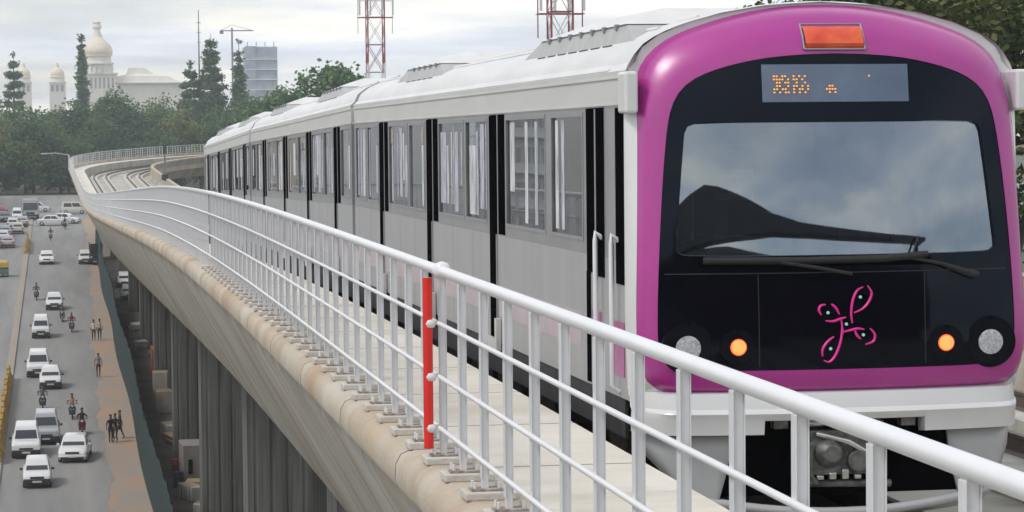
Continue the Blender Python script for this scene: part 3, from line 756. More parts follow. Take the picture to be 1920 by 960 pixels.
# ------------------------------------------------------------------ road vehicles (front towards -y)
PAINT = {}
def paint(nm, col, rough=.3):
    if nm not in PAINT: PAINT[nm] = mat('paint_'+nm, col, rough, vary=.04, coat=.4, scale=2)
    return PAINT[nm]
M['car_glass'] = mat('car_glass', (.03,.035,.04), .08, vary=.1, coat=.3)
M['bumper_dark'] = mat('bumper_dark', (.02,.02,.022), .6, vary=.2)
M['plate'] = mat('plate', (.65,.65,.63), .5)
M['lamp_clear'] = mat('lamp_clear', (.62,.63,.65), .15, vary=.2, coat=.5, scale=30)
M['tail_red'] = mat('tail_red', (.35,.01,.01), .3)
def car(label, x, y, style, pnt, heading=0.0, group='cars on the road below', dark_front=True):
    L, W, H = {'hatch':(3.55,1.58,1.50),'sedan':(4.3,1.70,1.44),'suv':(4.2,1.72,1.82),'van':(3.7,1.5,1.80)}[style]
    hw = W/2; belt = {'hatch':.92,'sedan':.90,'suv':1.05,'van':1.02}[style]
    root = empty('parked_car' if False else 'car', (x,y,ground_z(y)+.032), heading); root.rotation_euler = (math.atan(.032)*math.cos(heading), 0, heading)
    tag(root, label, 'car', group)
    f, r = -L/2, L/2
    if style == 'sedan': prof = [(f,.56,.86),(f+.08,.66,.95),(f+.35,.76,.99),(f+1.05,belt,1),(f+1.6,belt,1),(r-1.0,belt+.03,1),(r-.3,belt+.02,.98),(r-.06,.86,.95),(r,.60,.88)]; cab = (f+1.0, f+1.72, r-1.25, r-.62)
    elif style == 'hatch': prof = [(f,.56,.86),(f+.07,.70,.95),(f+.3,.80,.99),(f+.80,belt,1),(r-.5,belt+.03,1),(r-.05,belt,.97),(r,.6,.9)]; cab = (f+.72, f+1.42, r-.55, r-.08)
    elif style == 'suv': prof = [(f,.62,.9),(f+.05,.86,.97),(f+.25,.98,.99),(f+1.0,belt,1),(r-.4,belt,1),(r-.03,belt,.98),(r,.6,.95)]; cab = (f+.98, f+1.48, r-.2, r-.04)
    else: prof = [(f,.6,.9),(f+.05,.84,.97),(f+.2,.95,.99),(f+.5,belt,1),(r-.4,belt,1),(r-.03,belt,.98),(r,.6,.95)]; cab = (f+.35, f+.98, r-.25, r-.04)
    c = MB(); rings = []
    for py, zt, k in prof:
        w = hw*k; rings.append([(-w*.94,py,.20),(w*.94,py,.20),(w,py,.38),(w,py,zt-.10),(w*.93,py,zt-.02),(w*.80,py,zt),(-w*.80,py,zt),(-w*.93,py,zt-.02),(-w,py,zt-.10),(-w,py,.38)])
    c.rings(rings, 0, True, True, True)
    a0, a1, b1, b0 = cab; wb, wt = hw*.90, hw*.74
    def ring(z, ya, yb, w): return [(-w,ya,z),(w,ya,z),(w,yb,z),(-w,yb,z)]
    c.rings([ring(belt-.03,a0,b0,wb),ring(belt+(H-belt)*.86,lerp(a0,a1,.86),lerp(b0,b1,.86),lerp(wb,wt,.86)),ring(H-.015,a1+.05,b1-.03,wt*.95),ring(H,a1+.25,b1-.2,wt*.8)], 0, True, False, True)
    c.build('body', pnt, root, 35, .045)
    def pane(u0, u1, v0, v1, kind):
        g = MB(); q = []
        for u, v in ((u0,v0),(u1,v0),(u1,v1),(u0,v1)):
            z = belt-.03+(H-belt)*v; ya = lerp(a0,a1,v); yb = lerp(b0,b1,v); w = lerp(wb,wt,v)
            if kind == 'f': q.append((w*(2*u-1), ya-.012, z+.006))
            elif kind == 'r': q.append((w*(2*u-1), yb+.012, z+.006))
            else: q.append((kind*(w+.012), lerp(ya,yb,u), z))
        g.hexa(q, [(p[0]*.985, p[1]+(.015 if kind == 'f' else -.015 if kind == 'r' else 0), p[2]-.004) for p in q])
        return g
    pane(.06,.94,.1,.84,'f').build('windscreen', M['car_glass'], root)
    pane(.10,.90,.18,.80,'r').build('rear_window', M['car_glass'], root)
    for s in (-1, 1):
        pane(.10,.48,.12,.80,s).build('side_window', M['car_glass'], root); pane(.52,.90,.12,.80,s).build('side_window', M['car_glass'], root)
    for s in (-1, 1):
        for wy in (f+.68, r-.70):
            w = MB(); w.tube([(s*(hw-.20),wy,.29),(s*(hw+.005),wy,.29)], .29, 16); wo = w.build('wheel', M['rubber'], root, 40)
            w = MB(); w.tube([(s*(hw+.004),wy,.29),(s*(hw+.018),wy,.29)], [.17,.12], 12); w.build('rim', M['chrome'], wo, 40)
        h = MB(); z0 = prof[1][1]-.06; h.hexa([(s*hw*.50,f+.05,z0-.14),(s*hw*.90,f+.10,z0-.14),(s*hw*.88,f+.16,z0),(s*hw*.54,f+.10,z0)], [(s*hw*.50,f-.0,z0-.13),(s*hw*.88,f+.035,z0-.13),(s*hw*.86,f+.10,z0-.02),(s*hw*.54,f+.05,z0-.02)]); h.build('headlight', M['lamp_clear'], root)
        t = MB(); t.box(*sorted((s*hw*.68,s*hw*.92)), r-.07, r+.006, .66, .84); t.build('tail_lamp', M['tail_red'], root)
        m_ = MB(); m_.box(*sorted((s*(hw+.01),s*(hw+.17))), a0+.28, a0+.38, belt+.0, belt+.13); m_.build('mirror', pnt if not dark_front else M['bumper_dark'], root, None, .02)
    gr = MB(); gr.box(-hw*.82,hw*.82,f-.015,f+.06,.20,.40,0); gr.box(-hw*.48,hw*.48,f-.014,f+.09,.57,.68,0)
    gr.build('grille', M['bumper_dark'], root, None, .01)
    b = MB(); b.box(-hw*.97,hw*.97,f-.05,f+.10,.24 if dark_front else .36,.56 if dark_front else .47); b.build('bumper', M['bumper_dark'] if dark_front else pnt, root, 40, .06)
    b = MB(); b.box(-hw*.86,hw*.86,r-.05,r+.05,.28,.50); b.build('bumper', M['bumper_dark'], root, None, .02)
    pl = MB(); pl.box(-.25,.25,f-.065,f-.051,.36,.46); pl.build('number_plate', M['plate'], root); pl = MB(); pl.box(-.25,.25,r+.051,r+.06,.52,.62); pl.build('number_plate', M['plate'], root)
    return root
W_ = paint('white', (.72,.72,.72)); SI = paint('silver', (.38,.39,.41)); DK = paint('grey', (.13,.13,.14)); YE = paint('yellow', (.55,.36,.04)); CR = paint('cream', (.60,.58,.50)); PK = paint('mauve', (.42,.36,.40))
car('white hatchback nearest the camera, at the bottom of the road', -1.43, 152.7, 'hatch', W_)
car('white saloon beside the dirt shoulder, right of the nearest hatchback', .75, 161.9, 'sedan', W_, -.09, dark_front=False)
car('tall white van close to the yellow barriers, left of the silver car', -2.15, 164.0, 'suv', W_)
car('silver car with a white roof tucked behind the tall white van', -1.0, 169.4, 'suv', SI)
car('white car with a black grille just ahead of the motorcyclist, overlapping the van behind', -.77, 196.1, 'hatch', W_)
car('white van half hidden behind the car with the black grille', -1.68, 203.5, 'suv', W_)
car('white boxy car alone in mid road, left of the two scooters', -1.63, 230.2, 'van', W_)
car('white and black car with a scooter close at its right side', -.52, 254.3, 'hatch', W_)
car('small white saloon far up the empty middle of the road', -1.38, 307.3, 'sedan', W_, dark_front=False)
car('white car stopped far up the road against the hoarding and dark truck', 2.95, 306.3, 'hatch', W_)
car('white car seen side on, turning across the far junction', -.75, 371.5, 'sedan', W_, 1.45, dark_front=False)
car('white car at the junction half behind the car turning side on', .9, 375.5, 'sedan', W_, 1.2, dark_front=False)
car('pale mauve car beyond the median on the other carriageway', -6.2, 333.0, 'sedan', PK, PI, dark_front=False)
car('cream car behind the mauve car on the other carriageway', -5.3, 357.0, 'hatch', CR, PI)
car('white rounded car in the far queue left of the pale bus', -5.75, 383.0, 'van', W_, dark_front=False)
car('dark grey car in the far queue at the left edge', -7.6, 381.0, 'sedan', DK, .2)
car('pale silver car behind the cream one, far left carriageway', -6.9, 352.0, 'sedan', SI, PI)
car('white car parked between the hoarding and the piers, far up the site', 6.6, 276.0, 'hatch', W_)
car('grey car parked under the viaduct in front of the white parked one', 6.7, 262.0, 'sedan', SI)
car('silver saloon in the far queue just left of the median', -4.9, 371.0, 'sedan', SI, PI, dark_front=False)
car('white hatchback in the far queue behind the silver saloon by the median', -6.1, 366.5, 'hatch', W_, PI)
car('dark car crossing behind the pale bus at the far end', -9.5, 398.0, 'sedan', DK, 1.5)
car('white car crossing at the far left of the junction', -3.0, 402.0, 'hatch', W_, 1.57)
car('cream van crossing behind the side on white car', 2.2, 396.0, 'van', CR, 1.6)
car('red car waiting at the far left edge of the junction', -8.4, 391.0, 'hatch', paint('red',(.30,.02,.02)), .3)
car('white saloon on the far carriageway beside the far yellow barriers', -7.0, 343.5, 'sedan', W_, PI, dark_front=False)
def boxtruck(label, name, cat, x, y, col, colc, L=7.0, W=2.3, H=2.9):
    root = empty(name, (x,y,ground_z(y)+.032)); tag(root, label, cat)
    c = MB(); c.hexa([(-W/2,-L/2,.5),(W/2,-L/2,.5),(W/2,L/2,.5),(-W/2,L/2,.5)], [(-W/2*.94,-L/2+.25,H),(W/2*.94,-L/2+.25,H),(W/2*.94,L/2,H),(-W/2*.94,L/2,H)]); c.build('body', col, root, None, .12)
    c = MB(); c.hexa([(-W*.44,-L/2+.03,1.35),(W*.44,-L/2+.03,1.35),(W*.44,-L/2+.2,1.35),(-W*.44,-L/2+.2,1.35)], [(-W*.42,-L/2+.16,2.35),(W*.42,-L/2+.16,2.35),(W*.42,-L/2+.3,2.35),(-W*.42,-L/2+.3,2.35)]); c.build('windscreen', M['car_glass'], root)
    for s in (-1, 1):
        for k in range(4):
            c = MB(); c.box(*sorted((s*(W/2-.10),s*(W/2+.012))), -L/2+1.0+1.45*k, -L/2+2.2+1.45*k, 1.5, 2.3); c.build('side_window', M['car_glass'], root)
        for wy in (-L/2+1.2, L/2-1.4):
            w = MB(); w.tube([(s*(W/2-.3),wy,.45),(s*(W/2+.01),wy,.45)], .45, 16); w.build('wheel', M['rubber'], root, 40)
        h = MB(); h.box(*sorted((s*W*.28,s*W*.42)), -L/2-.02, -L/2+.1, .75, .95); h.build('headlight', M['lamp_clear'], root)
    c = MB(); c.box(-W/2,W/2,-L/2-.06,-L/2+.1,.42,.70); c.box(-W*.25,W*.25,-L/2-.03,-L/2+.1,.78,1.05); c.build('bumper', M['bumper_dark'], root, None, .03)
    return root
boxtruck('pale grey green bus at the far end of the road', 'bus', 'bus', -3.9, 386.5, paint('busgrey', (.36,.40,.36)), None)
boxtruck('dark truck against the hoarding beside a white car', 'truck', 'truck', 4.1, 305.5, paint('black', (.02,.02,.022)), None, 4.2, 1.5, 1.9)
# autorickshaw (yellow and green three wheeler)
def rick(label, x, y, rz):
    root = empty('auto_rickshaw', (x,y,ground_z(y)+.032), rz); tag(root, label, 'auto rickshaw', 'yellow auto rickshaws')
    c = MB(); secs = []
    c.rings([[(-w,yy,.25),(w,yy,.25),(w,yy,zt),(-w,yy,zt)] for yy,w,zt in ((-1.3,.30,.6),(-1.05,.45,.95),(-.5,.62,1.0),(1.1,.66,1.05),(1.3,.62,.7))], 0, True, True, True)
    c.build('body', paint('rickgreen', (.03,.09,.04)), root, 30)
    c = MB(); c.rings([[(-w,yy,z0),(w,yy,z0),(w*.93,yy,z1-.1),(w*.75,yy,z1),(-w*.75,yy,z1),(-w*.93,yy,z1-.1)] for yy,w,z0,z1 in ((-.85,.55,1.48,1.62),(-.6,.62,1.45,1.72),(1.0,.66,1.2,1.72),(1.28,.62,1.0,1.5))], 0, True, True, True); c.build('roof', YE, root, 30)
    c = MB(); c.hexa([(-.5,-1.08,.95),(.5,-1.08,.95),(.5,-1.04,.95),(-.5,-1.04,.95)], [(-.5,-.82,1.50),(.5,-.82,1.50),(.5,-.78,1.50),(-.5,-.78,1.50)]); c.build('windscreen', M['car_glass'], root)
    for px, py in ((0,-1.05),(-.58,.8),(.58,.8)):
        w = MB(); w.tube([(px-.06,py,.22),(px+.06,py,.22)], .22, 14); w.build('wheel', M['rubber'], root, 40)
    c = MB(); c.disc((0,-1.3,.62), (0,-1,0), .09, .05, 12); c.build('headlight', M['lamp_clear'], root)
    return root
rick('yellow and green auto rickshaw at the left edge, nearest on the far carriageway', -6.0, 291.0, PI)
rick('yellow and green auto rickshaw farther up at the left edge beside the mauve car', -8.1, 330.0, PI)

# ------------------------------------------------------------------ people
CLOTH = {}
def cloth(col):
    k = tuple(col)
    if k not in CLOTH: CLOTH[k] = mat('cloth', k, .85, vary=.15, scale=8)
    return CLOTH[k]
def person(label, loc, rz, pose, shirt, trousers, sleeves=True, carry=None, group=None, helmet=None):
    V = []; E = []; RD = []; K = []          # joints, bones, radii, cloth keys
    def j(p, r, k, parent=None):
        V.append(Vector(p)); RD.append(r); K.append(k)
        if parent is not None: E.append((parent, len(V)-1))
        return len(V)-1
    sit = pose == 'ride'
    hz = .80 if sit else .94
    pel = j((0,0,hz), .135, 't'); wa = j((0,-.02 if sit else 0,hz+.17), .125, 's', pel); ch = j((0,-.05 if sit else 0,hz+.37), .145, 's', wa)
    nb = j((0,-.06 if sit else 0,hz+.53), .062, 'k', ch); hd = j((0,-.08 if sit else -.01,hz+.62), .080, 'k', nb); ht = j((0,-.09 if sit else -.02,hz+.74), .088, 'k', hd); tp = j((0,-.08 if sit else -.015,hz+.80), .06, 'k', ht)
    j((0,-.205 if sit else -.13,hz+.68), .014, 'k', hd)
    for s in (-1, 1):
        sh = j((s*.19,-.05 if sit else 0,hz+.46), .062, 's', ch)
        if sit: el = j((s*.33,-.22,hz+.26), .046, 's', sh); wr = j((s*.34,-.47,hz+.22), .032, 'k', el); pm_ = j((s*.34,-.54,hz+.20), .036, 'k', wr); fd = Vector((0,-.06,-.03)); fu = Vector((s*.0,0,0))
        else:
            sw = {'walk':.16,'stand':.03}[pose]*s
            el = j((s*.255,.03-sw*.6,hz+.20), .045, 's' if sleeves else 'k', sh); wr = j((s*.265,-.03-sw*1.5,hz-.02), .031, 'k', el); pm_ = j((s*.262,-.045-sw*1.6,hz-.09), .034, 'k', wr); fd = Vector((0,-.012,-.075))
        for q, ln in ((-1.5,.8),(-.5,1.0),(.5,.95),(1.5,.75)):
            f1 = j(V[pm_]+fd*.55*ln+Vector((0 if not sit else q*.016, q*.016 if not sit else 0, 0)), .0095, 'k', pm_); j(V[f1]+fd*.5*ln+Vector((-s*.012,0,0)), .008, 'k', f1)
        th = j(V[pm_]+Vector((-s*.035,-.03,-.015)), .011, 'k', pm_); j(V[th]+fd*.4, .009, 'k', th)
        hp = j((s*.10,0,hz-.05), .095, 't', pel)
        if sit: kn = j((s*.20,-.42,hz-.12), .062, 't', hp); an = j((s*.17,-.30,hz-.50), .040, 't', kn); toe = j((s*.17,-.48,hz-.55), .038, 'h', an)
        else:
            st = {'walk':.20,'stand':.02}[pose]*s
            kn = j((s*.105,-.04+st*.6,hz-.45), .060, 't', hp); an = j((s*.10,.02+st*1.2,.085), .040, 't', kn); toe = j((s*.11,-.13+st*1.2,.04), .036, 'h', an)
    me = bpy.data.meshes.new('person'); me.from_pydata(V, E, []); o = bpy.data.objects.new('person', me); COL.objects.link(o)
    sk = o.modifiers.new('skin','SKIN'); sk.use_smooth_shade = True
    for i, v in enumerate(me.skin_vertices[0].data): v.radius = (RD[i], RD[i]*(.8 if K[i] == 's' and i < 3 else 1)); v.use_root = (i == 0)
    ss = o.modifiers.new('sub','SUBSURF'); ss.levels = 1; ss.render_levels = 1
    dg = bpy.context.evaluated_depsgraph_get(); ne = bpy.data.meshes.new_from_object(o.evaluated_get(dg)); ne.name = 'person'
    o.modifiers.clear(); o.data = ne; ne.materials.clear()
    for m_ in (M['skin'], cloth(shirt), cloth(trousers), M['shoe']): ne.materials.append(m_)
    ia = {'k':0,'s':1,'t':2,'h':3}
    segs = [(V[a], V[b], ia[K[b]] if not (K[b] == 'k' and K[a] == 's' and b == nb) else 1) for a, b in E]
    for p in ne.polygons:
        c = p.center; best = 9; bi = 1
        for a, b, i in segs:
            ab = b-a; u = max(0, min(1, (c-a).dot(ab)/max(1e-9, ab.length_squared))); dd = (c-(a+ab*u)).length
            if dd < best: best = dd; bi = i
        p.material_index = bi; p.use_smooth = True
    o.location = loc; o.rotation_euler = (0,0,rz); tag(o, label, 'person', group)
    h = MB(); cx, cy, cz = 0, V[ht].y+.01, V[ht].z
    rr = .112 if helmet else .102
    h.rings([[(cx+rr*math.cos(a)*math.sin(b)*.92, cy+rr*math.sin(a)*math.sin(b)*1.08+.012, cz+.02+rr*math.cos(b)) for a in [2*PI*k/14 for k in range(14)]] for b in (.05,.4,.8,1.2,1.55,1.75 if helmet else 1.6)], 0, True, True, False)
    h.build('helmet' if helmet else 'hair', cloth(helmet) if helmet else M['hair'], o, 60)
    if carry == 'bag':
        b = MB(); b.box(-.36,-.22,-.10,.10,.52,.78); b.tube([(-.29,-.06,.78),(-.29,0,.86),(-.29,.06,.78)], .012, 6); bo = b.build('bag', cloth((.03,.03,.035)), None, None, .02); bo.location = loc; bo.rotation_euler = (0,0,rz); tag(bo, 'dark bag hanging from a hand of a pedestrian in black', 'bag')
    return o
def bike(label, x, y, rz, col, scooter=False, pr=None):
    z = ground_z(y)+.032
    root = empty('motorcycle' if not scooter else 'scooter', (x,y,z), rz); tag(root, label, 'motorcycle' if not scooter else 'scooter', 'two wheelers on the road')
    p = paint(*col); wr = .29 if not scooter else .22
    for wy in (-.63,.62):
        w = MB(); pts = [(0, wy+wr*.86*math.cos(2*PI*k/18), wr+wr*.86*math.sin(2*PI*k/18)) for k in range(19)]; w.tube(pts, .05, 8, 0); w.tube([(-.05,wy,wr),(.05,wy,wr)], .05, 10, 1)
        for k in range(6): w.tube([(0,wy,wr),(0,wy+wr*.8*math.cos(PI*k/3),wr+wr*.8*math.sin(PI*k/3))], .01, 4, 1)
        w.build('wheel', [M['rubber'], M['chrome']], root, 50)
    c = MB(); c.tube([(0,-.63,wr),(0,-.52,.65),(0,-.42,.95)], .035, 8, 0); c.tube([(0,-.45,.80),(0,-.1,.45),(0,.62,wr)], .035, 8, 0); c.box(-.13,.13,-.15,.25,.26,.55,0); c.tube([(.14,.1,.3),(.15,.75,.34)], .04, 8, 1); c.build('frame', [M['dark_metal'], M['chrome']], root, 50)
    c = MB()
    if scooter: c.rings([[(-w,yy,z0),(w,yy,z0),(w,yy,z1),(-w,yy,z1)] for yy,w,z0,z1 in ((-.52,.20,.30,.85),(-.44,.22,.28,.92),(-.40,.2,.28,.4),(0,.2,.26,.34),(.1,.2,.26,.66),(.75,.18,.38,.7))], 0, True, True, True)
    else: c.rings([[(-w,yy,z0),(w,yy,z0),(w,yy,z1),(-w,yy,z1)] for yy,w,z0,z1 in ((-.42,.08,.72,.86),(-.3,.15,.66,.92),(-.05,.13,.66,.86),(.1,.08,.66,.76))], 0, True, True, True)
    c.build('tank' if not scooter else 'body', p, root, 40, .02)
    c = MB(); c.box(-.13,.13,.02,.72,.72,.80); c.build('seat', M['rubber'], root, None, .03)
    c = MB(); c.tube([(-.36,-.38,1.0),(-.2,-.45,1.02),(0,-.46,1.0),(.2,-.45,1.02),(.36,-.38,1.0)], .018, 6); 
    for s in (-1,1): c.tube([(s*.2,-.45,1.02),(s*.28,-.47,1.2)], .008, 5); c.disc((s*.29,-.47,1.22),(0,1,0),.05,.015,10)
    c.build('handlebar', M['dark_metal'], root, 50)
    c = MB(); c.disc((0,-.50,.88),(0,-1,0),.085,.06,14); c.build('headlight', M['lamp_clear'], root, 50)
    c = MB(); c.rings([[(-.06,yy,zz),(.06,yy,zz)] for yy,zz in ((-.92,wr+.12),(-.8,wr*2+.03),(-.6,wr*2+.06),(-.42,wr*2-.02))], 0, False); c.build('mudguard', p, root, 50)
    if pr:
        lab, sh, tr, hel = pr
        person(lab, (x-.16*math.sin(rz)*0, y+.28*math.cos(rz), z), rz, 'ride', sh, tr, True, None, 'riders of the two wheelers', hel)
    return root
bike('black motorcycle in mid road, behind the white car with the black grille', -1.28, 184.2, 0, ('black',(.02,.02,.022)), False, ('person in grey on the black motorcycle nearest the median', (.16,.16,.17), (.03,.03,.035), (.02,.02,.02)))
bike('dark motorcycle ridden by a person in tan, mid road', .68, 179.2, 0, ('black',(.02,.02,.022)), False, ('person in a tan shirt and blue trousers on a motorcycle', (.50,.33,.20), (.05,.08,.20), None))
bike('maroon scooter right behind the white saloon', 1.26, 171.9, 0, ('maroon',(.15,.01,.02)), True, ('person in dark maroon on the scooter behind the white saloon', (.06,.015,.02), (.03,.02,.025), (.015,.015,.018)))
bike('maroon motorcycle far up the lane, right of the two paired scooters', .97, 233.5, 0, ('maroon',(.15,.01,.02)), False, ('person in red on the motorcycle right of the white and black car', (.30,.05,.06), (.03,.03,.04), None))
bike('grey scooter close behind the white and black car', .18, 242.5, 0, ('grey',(.13,.13,.14)), True, ('person in grey blue on the scooter beside the white and black car', (.12,.13,.17), (.05,.05,.06), None))
bike('dark motorcycle near the median, beside the mid road gap', -2.25, 263.5, 0, ('black',(.02,.02,.022)), False, ('person in blue grey riding alone beside the median', (.12,.13,.20), (.06,.06,.08), (.02,.02,.03)))
bike('dark motorcycle far up the road towards the junction', -1.02, 343.5, 0, ('grey',(.13,.13,.14)), False, ('person in dull brown on the farthest lone motorcycle', (.14,.10,.09), (.05,.05,.05), None))
bike('small dark scooter under the side on white car at the junction', .84, 364.0, 0, ('black',(.02,.02,.022)), True, ('person in dark clothes on the scooter at the junction', (.07,.05,.05), (.05,.04,.04), None))
def walker(label, x, y, rz, pose, sh, tr, **k): return person(label, (x,y,ground_z(y)+(.035 if x < 4.95 else .03)), rz, pose, sh, tr, **k)
walker('person in a white shirt and dark trousers walking left of another on the dirt shoulder', 2.75, 226.0, PI, 'walk', (.62,.60,.58), (.05,.04,.05))
walker('person in a pale shirt and black trousers walking close to the hoarding', 3.25, 226.6, PI, 'walk', (.48,.46,.42), (.02,.02,.02))
walker('person in grey walking alone on the dirt shoulder', 2.75, 201.2, PI, 'walk', (.22,.21,.20), (.05,.03,.03))
walker('person in black, leftmost of the group standing on the dirt shoulder', 2.98, 167.6, .5, 'stand', (.012,.012,.015), (.015,.015,.017))
walker('person in black and dark green, middle of the group on the dirt shoulder', 3.28, 168.0, -.6, 'stand', (.015,.02,.018), (.05,.055,.05))
walker('person in black with a bag, rightmost of the group on the dirt shoulder', 3.60, 169.4, -1.4, 'walk', (.015,.015,.018), (.02,.02,.022), carry='bag')
walker('person in a white shirt working between the hoarding and the pier', 7.45, 167.0, 1.2, 'stand', (.62,.60,.57), (.10,.03,.035))
walker('person in dark clothes beside the pale block near the pier', 8.15, 147.6, .4, 'stand', (.03,.025,.03), (.03,.03,.03))

# ------------------------------------------------------------------ site: hoarding, blocks, stacks
root = empty('hoarding', (4.75,220,ground_z(220))); tag(root, 'long dark green sheet metal hoarding between the dirt shoulder and the viaduct piers', 'fence')
inv = Matrix.Translation(-root.location)
def fx(y): return 4.72+.10*math.sin(y*.11)-.0032*(y-140)
hh = lambda k: 3.4+.12*math.sin(k*2.1)
proto = None
for k in range(84):
    y0 = 112+2.42*k; y1 = y0+2.40; c = MB(); n = 12; ra = []; rb = []
    for i in range(n+1):
        y = lerp(y0,y1,i/n); w = .03*(1 if (i//2)%2 else 0); ra.append((fx(y)+w, y, ground_z(y)-.05)); rb.append((fx(y)+w+.10, y, ground_z(y)+hh(k)))
    c.rings([ra, rb], 0, False); o = c.build('sheet_panel', M['hoarding'], root); o.matrix_parent_inverse = inv
    sd = o.modifiers.new('thick','SOLIDIFY'); sd.thickness = .02
for k in range(42):
    y = 112+4.84*k; c = MB(); c.tube([(fx(y)+.16,y,ground_z(y)),(fx(y)+.20,y,ground_z(y)+3.4)], .04, 6); o = c.build('post', M['dark_metal'], root); o.matrix_parent_inverse = inv
SITE = []
def block(label, name, cat, x, y, sx, sy_, sz, m, rz=0, dz=0, group=None, bev=.02, parts=None):
    root = empty(name, (x,y,ground_z(y)+.03+dz), rz); tag(root, label, cat, group)
    c = MB(); c.box(-sx/2,sx/2,-sy_/2,sy_/2,0,sz); c.build('body', m, root, None, bev)
    if parts: parts(root, sx, sy_, sz)
    return root
M['pale_block'] = mat('pale_block', (.42,.39,.34), .9, vary=.2, scale=1.2, bump=.3)
M['plywood'] = mat('plywood', (.40,.30,.17), .8, vary=.3, scale=2, stretch=(1,6,1))
M['tarp_white'] = mat('tarp_white', (.60,.60,.58), .6, vary=.15, scale=1)
M['tarp_grey'] = mat('tarp_grey', (.26,.24,.22), .7, vary=.2, scale=1)
M['orange_red'] = mat('orange_red', (.30,.075,.035), .7, vary=.25, scale=2)
def slots(root, sx, sy_, sz):
    for k in (-1, 1):
        c = MB(); c.box(k*sx*.25-.12,k*sx*.25+.12,-sy_/2-.02,-sy_/2+.05,sz*.3,sz*.65); c.build('window', M['black'], root)
def ribs(root, sx, sy_, sz):
    c = MB()
    for k in range(5): c.box(-sx/2-.02,sx/2+.02,-sy_/2+sy_*(k+.5)/5-.05,-sy_/2+sy_*(k+.5)/5+.05,-.0,sz+.03)
    c.build('batten', M['plywood'], root)
def stack(label, x, y, n, sx, sy_, t, m, rz=0, group='stacked boards on the site'):
    root = empty('board_stack', (x,y,ground_z(y)+.03), rz); tag(root, label, 'stack of boards', group)
    for k in range(n):
        c = MB(); dx, dy = random.uniform(-.08,.08), random.uniform(-.1,.1); c.box(-sx/2+dx,sx/2+dx,-sy_/2+dy,sy_/2+dy,k*t,(k+1)*t-.015); c.build('board', m, root, None, .008)
block('grey site cabin under the viaduct beside the pale blocks', 'site_cabin', 'cabin', 7.45, 151.5, 1.7, 3.0, 2.3, M['tarp_grey'], .03, 0, None, .05, slots)
block('pale cement block stack upper left of the site cabin', 'cement_block', 'block', 6.75, 181, 1.1, 1.6, 1.5, M['pale_block'], .1, 0, 'pale blocks on the site', .03, ribs)
block('pale cement block behind the taller block beside the hoarding', 'cement_block', 'block', 6.7, 184, 1.0, 1.2, 2.4, M['pale_block'], -.05, 0, 'pale blocks on the site', .03, ribs)
block('orange red steel container between the piers', 'container', 'container', 7.15, 200.5, 1.0, 4.0, 2.2, M['orange_red'], 0, 0, None, .03, slots)
block('white tarpaulin covered crate at the foot of the hoarding', 'crate', 'crate', 6.9, 146, .8, 2.2, .8, M['tarp_white'], .3, 0, 'white covered crates on the site', .06, ribs)
block('low white tarpaulin covered crate nearest the camera behind the hoarding', 'crate', 'crate', 7.3, 141.5, .7, 1.6, .6, M['tarp_white'], -.3, 0, 'white covered crates on the site', .06, ribs)
block('white covered crate beside the worker in a white shirt', 'crate', 'crate', 6.7, 170, .8, 2.2, .8, M['tarp_white'], .15, 0, 'white covered crates on the site', .06, ribs)
stack('pale boards stacked by the worker in a white shirt', 6.75, 165, 6, .7, 2.4, .14, M['plywood'], .2)
stack('stack of plywood boards in front of the site cabin', 7.4, 148.2, 5, 1.2, 1.4, .14, M['plywood'], -.15)
stack('short stack of grey boards far up behind the hoarding', 6.3, 214, 9, .9, 2.0, .14, M['tarp_grey'], .1)
stack('long stack of pale boards between hoarding and container', 6.2, 228, 8, .8, 3.0, .15, M['pale_block'], 0)
def drum(label, x, y, col):
    root = empty('oil_drum', (x,y,ground_z(y)+.03)); tag(root, label, 'drum', 'drums on the site')
    c = MB(); c.lathe([(.28,0),(.29,.02),(.28,.04),(.28,.28),(.295,.30),(.28,.32),(.28,.56),(.295,.58),(.28,.60),(.28,.86),(.29,.88),(.27,.88)], n=18); c.build('barrel', col, root, 40)
    c = MB(); c.disc((.12,0,.88),(0,0,1),.04,.03,10); c.build('cap', M['dark_metal'], root)
drum('rust red drum beside the plywood boards', 6.45, 154.5, M['orange_red']); drum('blue grey drum behind the white covered crate', 6.35, 150, paint('drumblue',(.05,.08,.14)))
# tall orange and cream warning mast at the pier
root = empty('warning_post', (7.63,101.5,ground_z(101.5))); tag(root, 'tall thin post banded orange red and cream between two piers', 'post')
for k in range(9):
    c = MB(); c.tube([(0,0,1.8*k),(0,0,1.8*k+1.8)], .10, 10); c.build('band', M['orange_red'] if k < 5 and k % 2 == 0 else M['plywood'], root, 60)
c = MB(); c.box(-.3,.3,-.3,.3,0,.25); c.build('base', M['pale_block'], root)
# dim sheet pile wall deep under the viaduct behind the piers
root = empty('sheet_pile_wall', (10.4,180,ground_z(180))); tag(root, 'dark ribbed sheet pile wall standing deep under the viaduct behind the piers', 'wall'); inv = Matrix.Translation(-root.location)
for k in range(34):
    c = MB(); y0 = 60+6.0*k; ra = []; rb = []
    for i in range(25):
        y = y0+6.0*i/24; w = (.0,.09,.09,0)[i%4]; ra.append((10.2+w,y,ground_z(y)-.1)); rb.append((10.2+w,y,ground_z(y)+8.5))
    c.rings([ra,rb],0,False); o = c.build('sheet_panel', M['sheet_pile'], root); o.matrix_parent_inverse = inv
